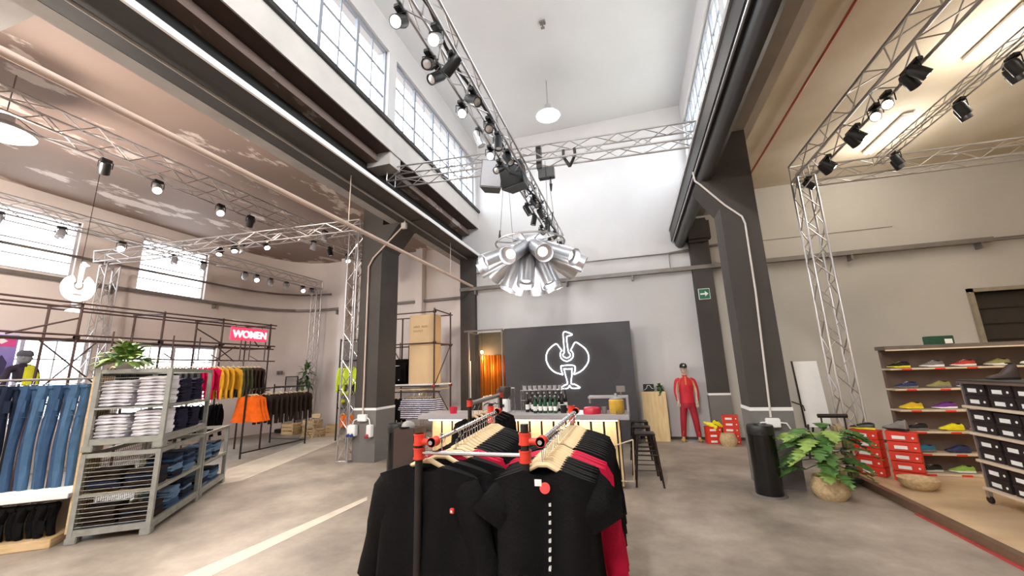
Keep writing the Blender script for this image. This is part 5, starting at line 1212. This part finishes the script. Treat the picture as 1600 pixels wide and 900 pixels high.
for i in range(4): dup(bg2, (-7.0+.16*i, 10.15, 1.285), .3, 'black jacket left of the striped garments, %s from the left' % ORD[i], 'black jackets under the scaffold shelf')
drop(bg2)
# changing booth with glowing copper curtain
T = thing('changing_booth', 'changing booth with pipe frame and glowing copper curtain', 'booth', (-3.9, 10.7, 0))
m_cop = mat('copper_curtain', '#c27a2c', .3, metal=.6, var=.1)
for x, y in ((-4.36, 10.3), (-3.38, 10.3)): pipe((x, y, 0), (x, y, 2.95), .022, 'post', m_tray, T)
for x in (-4.30,): pipe((x, 10.25, 0), (x, 10.25, 2.1), .012, 'thin_post', m_white, T)
pipe((-4.5, 10.3, 2.93), (-3.34, 10.3, 2.93), .024, 'rail', m_tray, T); pipe((-4.36, 10.3, 2.9), (-4.36, 10.9, 2.9), .02, 'rail', m_tray, T); pipe((-3.38, 10.3, 2.9), (-3.38, 10.9, 2.9), .02, 'rail', m_tray, T)
MB().box(-4.4, -3.34, 10.93, 10.94, 0, 2.9).build('back_panel', m_dark, T)
mb = MB(); n = 60; vs = []
for i in range(n+1):
    x = -4.15+.78*i/n; y = 10.62+.05*math.sin(i*.9)+.03*math.sin(i*.37)
    vs += [(x, y, .05), (x, y, 2.25), (x, y+.012, 2.25), (x, y+.012, .05)]
for i in range(n): a = i*4; mb_f = [(a, a+4, a+5, a+1), (a+2, a+6, a+7, a+3), (a+1, a+5, a+6, a+2)]; mb.f += [list(q) for q in mb_f]; mb.mi += [0, 0, 0]
mb.v = vs; mb.build('curtain', m_cop, T, True)
MB().box(-4.2, -3.34, 10.66, 10.68, 2.25, 2.9).build('upper_panel', mat('olive_panel', '#4a3f2c', .6), T)
MB().tube((-4.03, 10.45, 2.9), (-4.03, 10.45, 2.4), .005, 5).build('bulb_cord', m_black, T)
MB().ball((-4.03, 10.45, 2.34), .035, .035, .045).build('bulb', e_bulb, T, True)
lamp('bulb_glow', 'POINT', (-4.0, 10.4, 2.2), 22, (1, .66, .32), .05, parent=T)
lamp('booth_glow', 'POINT', (-3.7, 10.35, 1.9), 12, (1, .66, .32), .1, parent=T)

# ================================================================== PODIUM, BOXES BY THE PILASTER
T = thing('podium', 'pale wood podium right of the dark partition', 'podium', (.43, 10.85, 0))
MB().bbox(.14, .72, 10.70, 11.0, 0, 1.18, .006).build('podium_body', m_board, T)
T = thing('gift_box', 'black box with white ribbon print on the podium', 'box', (.33, 10.82, 1.18))
MB().bbox(.2, .46, 10.75, 10.9, 1.18, 1.36, .01).build('box_body', m_black, T); MB().path([(.22, 10.745, 1.22), (.28, 10.745, 1.26), (.3, 10.745, 1.33), (.36, 10.745, 1.33), (.4, 10.745, 1.26), (.44, 10.745, 1.25)], .007, 5).build('white_print', m_white, T)
bush('small bushy plant hanging over the podium edge', (.60, 10.8, 1.18), .12, 60, (m_leaf, m_leafd), (.06, .07, m_black), .08, .06, 8, .8, trail=.15)
m_boxr = mat('shoe_box_red', '#d8361f', .55, var=.05); m_boxb = mat('shoe_box_black', '#211a1c', .5, var=.06); m_boxw = mat('shoe_box_brown', '#a07c60', .6, var=.08)
def shoebox(m, w=.33, d=.2, h=.125, side=None):   # label side faces local -Y
    T = proto('shoe_box', 'x', 'box', 'x')
    MB().bbox(-w/2, w/2, -d/2, d/2, 0, h-.03, .004).build('box_base', m, T)
    MB().bbox(-w/2-.004, w/2+.004, -d/2-.004, d/2+.004, h-.034, h, .004).build('lid', m, T)
    MB().box(-w*.30, w*.12, -d/2-.006, -d/2-.003, .03, .075).build('label', m_white, T)
    MB().lathe([(.014, 0), (.014, .004), (.002, .005)], (w*.36, -d/2-.003, .055), 10, (0, -1, 0)).build('finger_hole', m_white, T)
    return T
rb = shoebox(m_boxr)
def boxstack(p, x, y, z, n, rz, label, group, h=.126, mt=None, sc=1):
    for i in range(n): dup(p, (x, y, z+i*h*sc), rz+rnd.uniform(-.04, .04), label+', '+('bottom one' if i == 0 else 'topmost' if i == n-1 else ORD[i]+' up'), group, scale=(sc, sc, sc), mats=mt)
boxstack(rb, 1.66, 10.62, 0, 3, .15, 'red shoe box in the low stack by the mannequin', 'low red box stack by the mannequin')
boxstack(rb, 2.05, 10.62, 0, 5, -.2, 'red shoe box in the taller stack behind the small basket', 'taller red box stack by the pilaster')
def basket(label, x, y, z, r, h):
    T = thing('woven_basket', label, 'basket', (x, y, z))
    MB().lathe([(r*.75, 0), (r*.95, h*.3), (r, h*.5), (r*.85, h*.8), (r*.75, h), (r*.7, h), (r*.78, h*.75), (.002, h*.5)], (x, y, z), 24).build('basket_body', m_bask, T, True)
basket('small woven basket in front of the red boxes by the pilaster', 1.9, 10.3, 0, .18, .27)
# shoes
def shoe(label, mu, ms_, ml=None, cat='shoe', name='running_shoe', group=None, high=0):
    T = proto(name, label, cat, group)
    sec = [(-.14, .028, .03, .085+high), (-.12, .036, .025, .098+high), (-.08, .04, .022, .095+high*.9), (-.03, .040, .02, .10+high*.5), (.02, .042, .02, .088), (.07, .047, .02, .066), (.11, .046, .02, .052), (.14, .036, .02, .044), (.157, .018, .022, .035)]
    vs = []; n = 10
    for x, w_, zb, zt_ in sec:
        for k in range(n):
            a = PI*k/(n-1); vs.append((x, w_*math.cos(a)*(1 if math.sin(a) < .7 else .8), zb+(zt_-zb)*math.sin(a)**.8))
    fs = [(i*n+k, i*n+k+1, (i+1)*n+k+1, (i+1)*n+k) for i in range(len(sec)-1) for k in range(n-1)]+[tuple(range(n)), tuple(range((len(sec)-1)*n, len(sec)*n))]
    MB().add(vs, fs).build('upper', mu, T, True)
    out = [(x, w_+.005) for x, w_, _, _ in sec]; poly = [(x, w_) for x, w_ in out]+[(x, -w_) for x, w_ in out[::-1]]
    mb = MB(); m_ = len(poly); vs = [(x, y, 0 if x < .09 else .012) for x, y in poly]+[(x*1.01, y*1.03, .03-.006*(x > 0)) for x, y in poly]
    mb.add(vs, [tuple(range(m_)), tuple(range(m_, 2*m_))]+[(i, (i+1) % m_, m_+(i+1) % m_, m_+i) for i in range(m_)]); mb.build('sole', ms_, T)
    MB().ball((-.085, 0, .09+high), .042, .026, .012, 12, 6).build('collar', m_black, T, True)
    mb = MB()
    for i in range(4): mb.tube((-.02+.022*i, -.024, .097-.009*i), (-.02+.022*i, .024, .097-.009*i), .004, 5)
    mb.build('laces', ml or ms_, T); return T
def M_(n, c): return mat('shoe_'+n, c, .55, var=.1, scale=20)
W = m_white; s1 = 'on the top row of the shoe wall'
YL = M_('yellow', '#f2e21a'); NV = M_('navy', '#26305a'); GY = M_('grey', '#7a746e'); RD = M_('red', '#b5382c'); OL = M_('olive', '#8c8450'); BL = M_('blue', '#34459a'); GD = M_('gold', '#e3b62a'); PU = M_('purple', '#6e2a86'); TE = M_('teal', '#1f6f85'); GN = M_('lime', '#8fb545'); WH_ = M_('cream', '#d9d2c0'); CO = M_('coral', '#e04848'); LY = M_('lemon', '#e6e05a')
rows = [(1.645, [(3.98, m_black, YL, YL, 'black and yellow sandal'), (4.40, GY, W, W, 'grey trainer with white sole'), (4.78, RD, W, W, 'red trainer with white sole'), (5.18, OL, W, LY, 'olive and grey trainer'), (5.6, W, W, W, 'white trainer'), (6.0, GY, W, W, 'plain grey trainer')]),
        (1.335, [(4.02, NV, GY, W, 'navy and grey trainer'), (4.42, OL, GY, LY, 'khaki trainer with yellow laces'), (4.80, BL, W, W, 'blue trainer'), (5.3, m_black, W, W, 'black trainer with white sole')]),
        (1.025, [(4.02, GD, YL, YL, 'golden yellow running shoe'), (4.43, PU, W, PU, 'purple running shoe'), (4.83, W, GY, GY, 'white and grey running shoe')]),
        (.715, [(4.02, m_black, GY, W, 'black trainer with grey sole'), (4.45, YL, YL, YL, 'bright yellow running shoe'), (4.82, CO, W, W, 'coral and white running shoe')]),
        (.405, [(4.05, TE, GY, TE, 'teal running shoe'), (4.46, NV, NV, BL, 'dark blue running shoe')]),
        (.125, [(4.08, m_black, WH_, WH_, 'black shoe with white swoosh laces'), (4.45, GN, W, GN, 'lime green running shoe'), (4.9, OL, GY, W, 'olive trainer half hidden by the trolley')])]
for ri, (z, L) in enumerate(rows):
    rn = ('top', 'second', 'third', 'fourth', 'fifth', 'bottom')[ri]
    for x, a, b, c, nm in L:
        s_ = shoe('%s on the %s row of the shoe wall' % (nm, rn), a, b, c, group='shoes on the shoe wall'); s_.location = (x+.04, 7.82, z+.01); s_.rotation_euler[2] = PI+rnd.uniform(-.1, .1); s_.scale = (.95,)*3
# shoe wall
m_shb = mat('shoe_wall_brown', '#6a574c', .7, var=.08); m_shs = mat('shelf_pale_edge', '#d8c5ad', .5, var=.06)
T = thing('shoe_shelf', 'brown shoe wall with six pale shelves on the platform', 'shelf', (5.2, 8.0, .1))
MB().box(3.87, 6.9, 7.95, 7.98, .1, 1.96).build('back_panel', m_shb, T)
MB().bbox(3.83, 6.95, 7.70, 7.98, 1.93, 1.99, .004).build('top_board', mat('shoe_wall_top', '#6d635b', .6), T)
MB().box(3.83, 6.93, 7.695, 7.70, 1.915, 1.935).build('top_led_edge', m_shs, T)
for x in (3.865, 6.9): MB().box(x, x+.015, 7.90, 7.97, .1, 1.93).build('side_panel', m_shb, T)
for z in (1.63, 1.32, 1.01, .70, .39, .11):
    MB().bbox(3.85, 6.9, 7.70, 7.95, z-.012, z+.014, .003).build('shelf_board', m_shs, T)
    for x in (4.05, 4.46, 4.84): MB().box(x-.06, x+.06, 7.69, 7.70, z-.014, z+.01).build('price_tag', m_boxr, T)
T = thing('first_aid_box', 'dark green box with a white label on top of the shoe wall', 'box', (4.63, 7.88, 1.99))
MB().bbox(4.47, 4.78, 7.8, 7.95, 1.99, 2.12, .006).build('box_body', mat('dark_green_box', '#1f4a36', .5), T); MB().box(4.66, 4.75, 7.792, 7.8, 2.0, 2.07).build('label', m_white, T)
# platform
T = struct('platform', MB().box(3.12, 9.95, 2.0, 8.2, 0, .095), m_ply)
MB().box(3.04, 3.12, 1.95, 8.2, 0, .10).build('edge_trim', mat('platform_edge_brown', '#6b5240', .5, var=.1), T)
MB().box(3.015, 3.04, 1.95, 6.2, 0, .02).build('red_edge_strip', mat('red_tape', '#b0413c', .5), T)
# red stacks on the platform
rb2 = shoebox(m_boxr)
boxstack(rb2, 3.34, 7.66, .10, 5, -.75, 'red shoe box in the left stack at the platform corner', 'left red stack on the platform', .13, {'lid': m_boxr, 'box_base': m_boxr})
boxstack(rb2, 3.63, 7.36, .10, 5, -.55, 'red shoe box in the right stack at the platform corner', 'right red stack on the platform', .134)
drop(rb); drop(rb2)
s_ = shoe('black and yellow shoe on the left red box stack', m_black, YL, YL, name='sports_shoe'); s_.location = (3.3, 7.62, .755); s_.rotation_euler[2] = 2.6
s_ = shoe('dark grey ankle shoe on the right red box stack', GY, m_black, m_black, name='ankle_shoe', high=.06); s_.location = (3.6, 7.4, .775); s_.rotation_euler[2] = 2.2
s_ = shoe('left yellow shoe on the low red stack by the mannequin', YL, YL, YL, name='sports_shoe'); s_.location = (1.6, 10.58, .382); s_.rotation_euler = (0, -.5, 2.9)
s_ = shoe('right yellow shoe on the low red stack by the mannequin', YL, YL, YL, name='sports_shoe'); s_.location = (1.78, 10.60, .382); s_.rotation_euler = (0, .45, .4)
T = thing('woven_tray', 'flat woven tray in front of the red stacks on the platform', 'basket', (3.5, 6.95, .1))
MB().lathe([(.13, 0), (.2, .06), (.215, .13), (.20, .13), (.12, .03), (.002, .02)], (3.5, 6.95, .1), 26).build('basket_body', m_bask, T, True)
# trolley of black shoe boxes
T = thing('box_trolley', 'metal trolley packed with black shoe boxes at the right edge', 'trolley', (4.1, 5.5, .1))
for (x, y) in ((3.87, 6.4), (4.35, 6.4), (3.87, 5.05), (4.35, 5.05), (3.87, 3.9), (4.35, 3.9)):
    if y == 6.4 and x < 4: MB().box(x+.0, x+.02, y, y+.02, .25, 1.48).build('post', m_alu, T)
    else: MB().box(x-.015, x+.015, y-.015, y+.015, .25, 1.48).build('post', m_alu, T)
    c = MB().lathe([(.04, -.015), (.045, 0), (.04, .015)], (x, y, .145), 14, (1, 0, 0)).build('castor', m_black, T, True)
    MB().box(x-.02, x+.02, y-.02, y+.02, .17, .25).build('castor_fork', m_alu, c)
for z in (.25, .56, .87, 1.18, 1.47): MB().bbox(3.84, 4.38, 3.85, 6.43, z, z+.03, .004).build('tier_board', m_shs if z < 1.4 else m_shb, T)
MB().box(3.84, 4.38, 3.85, 6.43, 1.50, 1.515).build('top_sheet', m_dark, T)
bb = shoebox(m_boxb, w=.31, d=.32, h=.128)
for ti, z in enumerate((.28, .59, .90, 1.21)):
    y = 6.25
    for k in range(6):
        for h_ in range(2): place(bb, used, loc=(4.05, y, z+.13*h_), rz=-PI/2+rnd.uniform(-.02, .02), label='black shoe box, %s of a pair, %s column from the left, %s trolley tier' % (('lower', 'upper')[h_], ORD[k], ('lowest', 'second', 'third', 'highest')[ti]), group='black shoe boxes on the %s trolley tier' % ('lowest', 'second', 'third', 'highest')[ti])
        y -= .33 if k % 2 else .345
s_ = shoe('dark brown work boot on top of the box trolley', mat('boot_brown', '#33211a', .5), m_black, GY, name='work_boot', cat='boot', high=.12); s_.location = (4.12, 6.15, 1.515); s_.rotation_euler[2] = 2.8; s_.scale = (.9,)*3
# leaning board on an easel and wheeled display
T = thing('leaning_board', 'large white board with a black edge leaning behind the silver tower', 'board', (3.4, 9.3, 0))
MB().obox((3.12, 9.45, 1.80), (.42, 0, 0), (0, .03, 0), (.0, -.15, -1.25)).build('board_face', m_white, T)
MB().obox((3.10, 9.44, 1.81), (.02, 0, 0), (0, .05, 0), (.0, -.15, -1.27)).build('board_edge', m_black, T)
MB().tube((3.12, 9.3, .95), (2.85, 9.0, 1.05), .014).tube((3.12, 9.3, .95), (3.0, 8.9, .9), .012).tube((3.15, 9.3, .6), (3.05, 9.2, 0), .018).tube((3.5, 9.3, .6), (3.6, 9.2, 0), .018).tube((3.3, 9.4, .8), (3.3, 9.75, 0), .018).build('easel_leg', m_iron, T)
T = thing('wheeled_display', 'small dark display stand with olive bags behind the monstera', 'display', (2.9, 7.45, 0))
MB().bbox(2.68, 3.02, 7.25, 7.6, .06, .12, .01).build('base', m_black, T)
for x in (2.7, 3.0): MB().tube((x, 7.42, .1), (x, 7.42, .98), .012).build('post', m_iron, T)
MB().tube((2.66, 7.42, .97), (3.04, 7.42, .97), .03).build('top_roll', m_iron, T)
for z in (.3, .5, .7): MB().box(2.7, 3.0, 7.3, 7.55, z, z+.012).build('shelf_board', m_iron, T)
c_cam = mat('cloth_camouflage', '#6f6a3e', .8, var=.3, scale=22, col2='#2f3020')
for i, (x, z) in enumerate(((2.78, .12), (2.92, .12), (2.78, .312), (2.92, .312), (2.78, .512), (2.93, .512), (2.85, .712))):
    o = MB().bbox(x-.065, x+.065, 7.24, 7.42, z, z+.15, .03).build('pouch', c_cam if i % 2 else mat('cloth_sand', '#b09c78', .8, var=.2, scale=20), None, True)
    tag(o, 'soft %s pouch on the wheeled display, %s' % ('camouflage' if i % 2 else 'sand coloured', ('bottom left', 'bottom right', 'lower middle left', 'lower middle right', 'upper middle left', 'upper middle right', 'top shelf')[i]), 'pouch', 'pouches on the wheeled display')
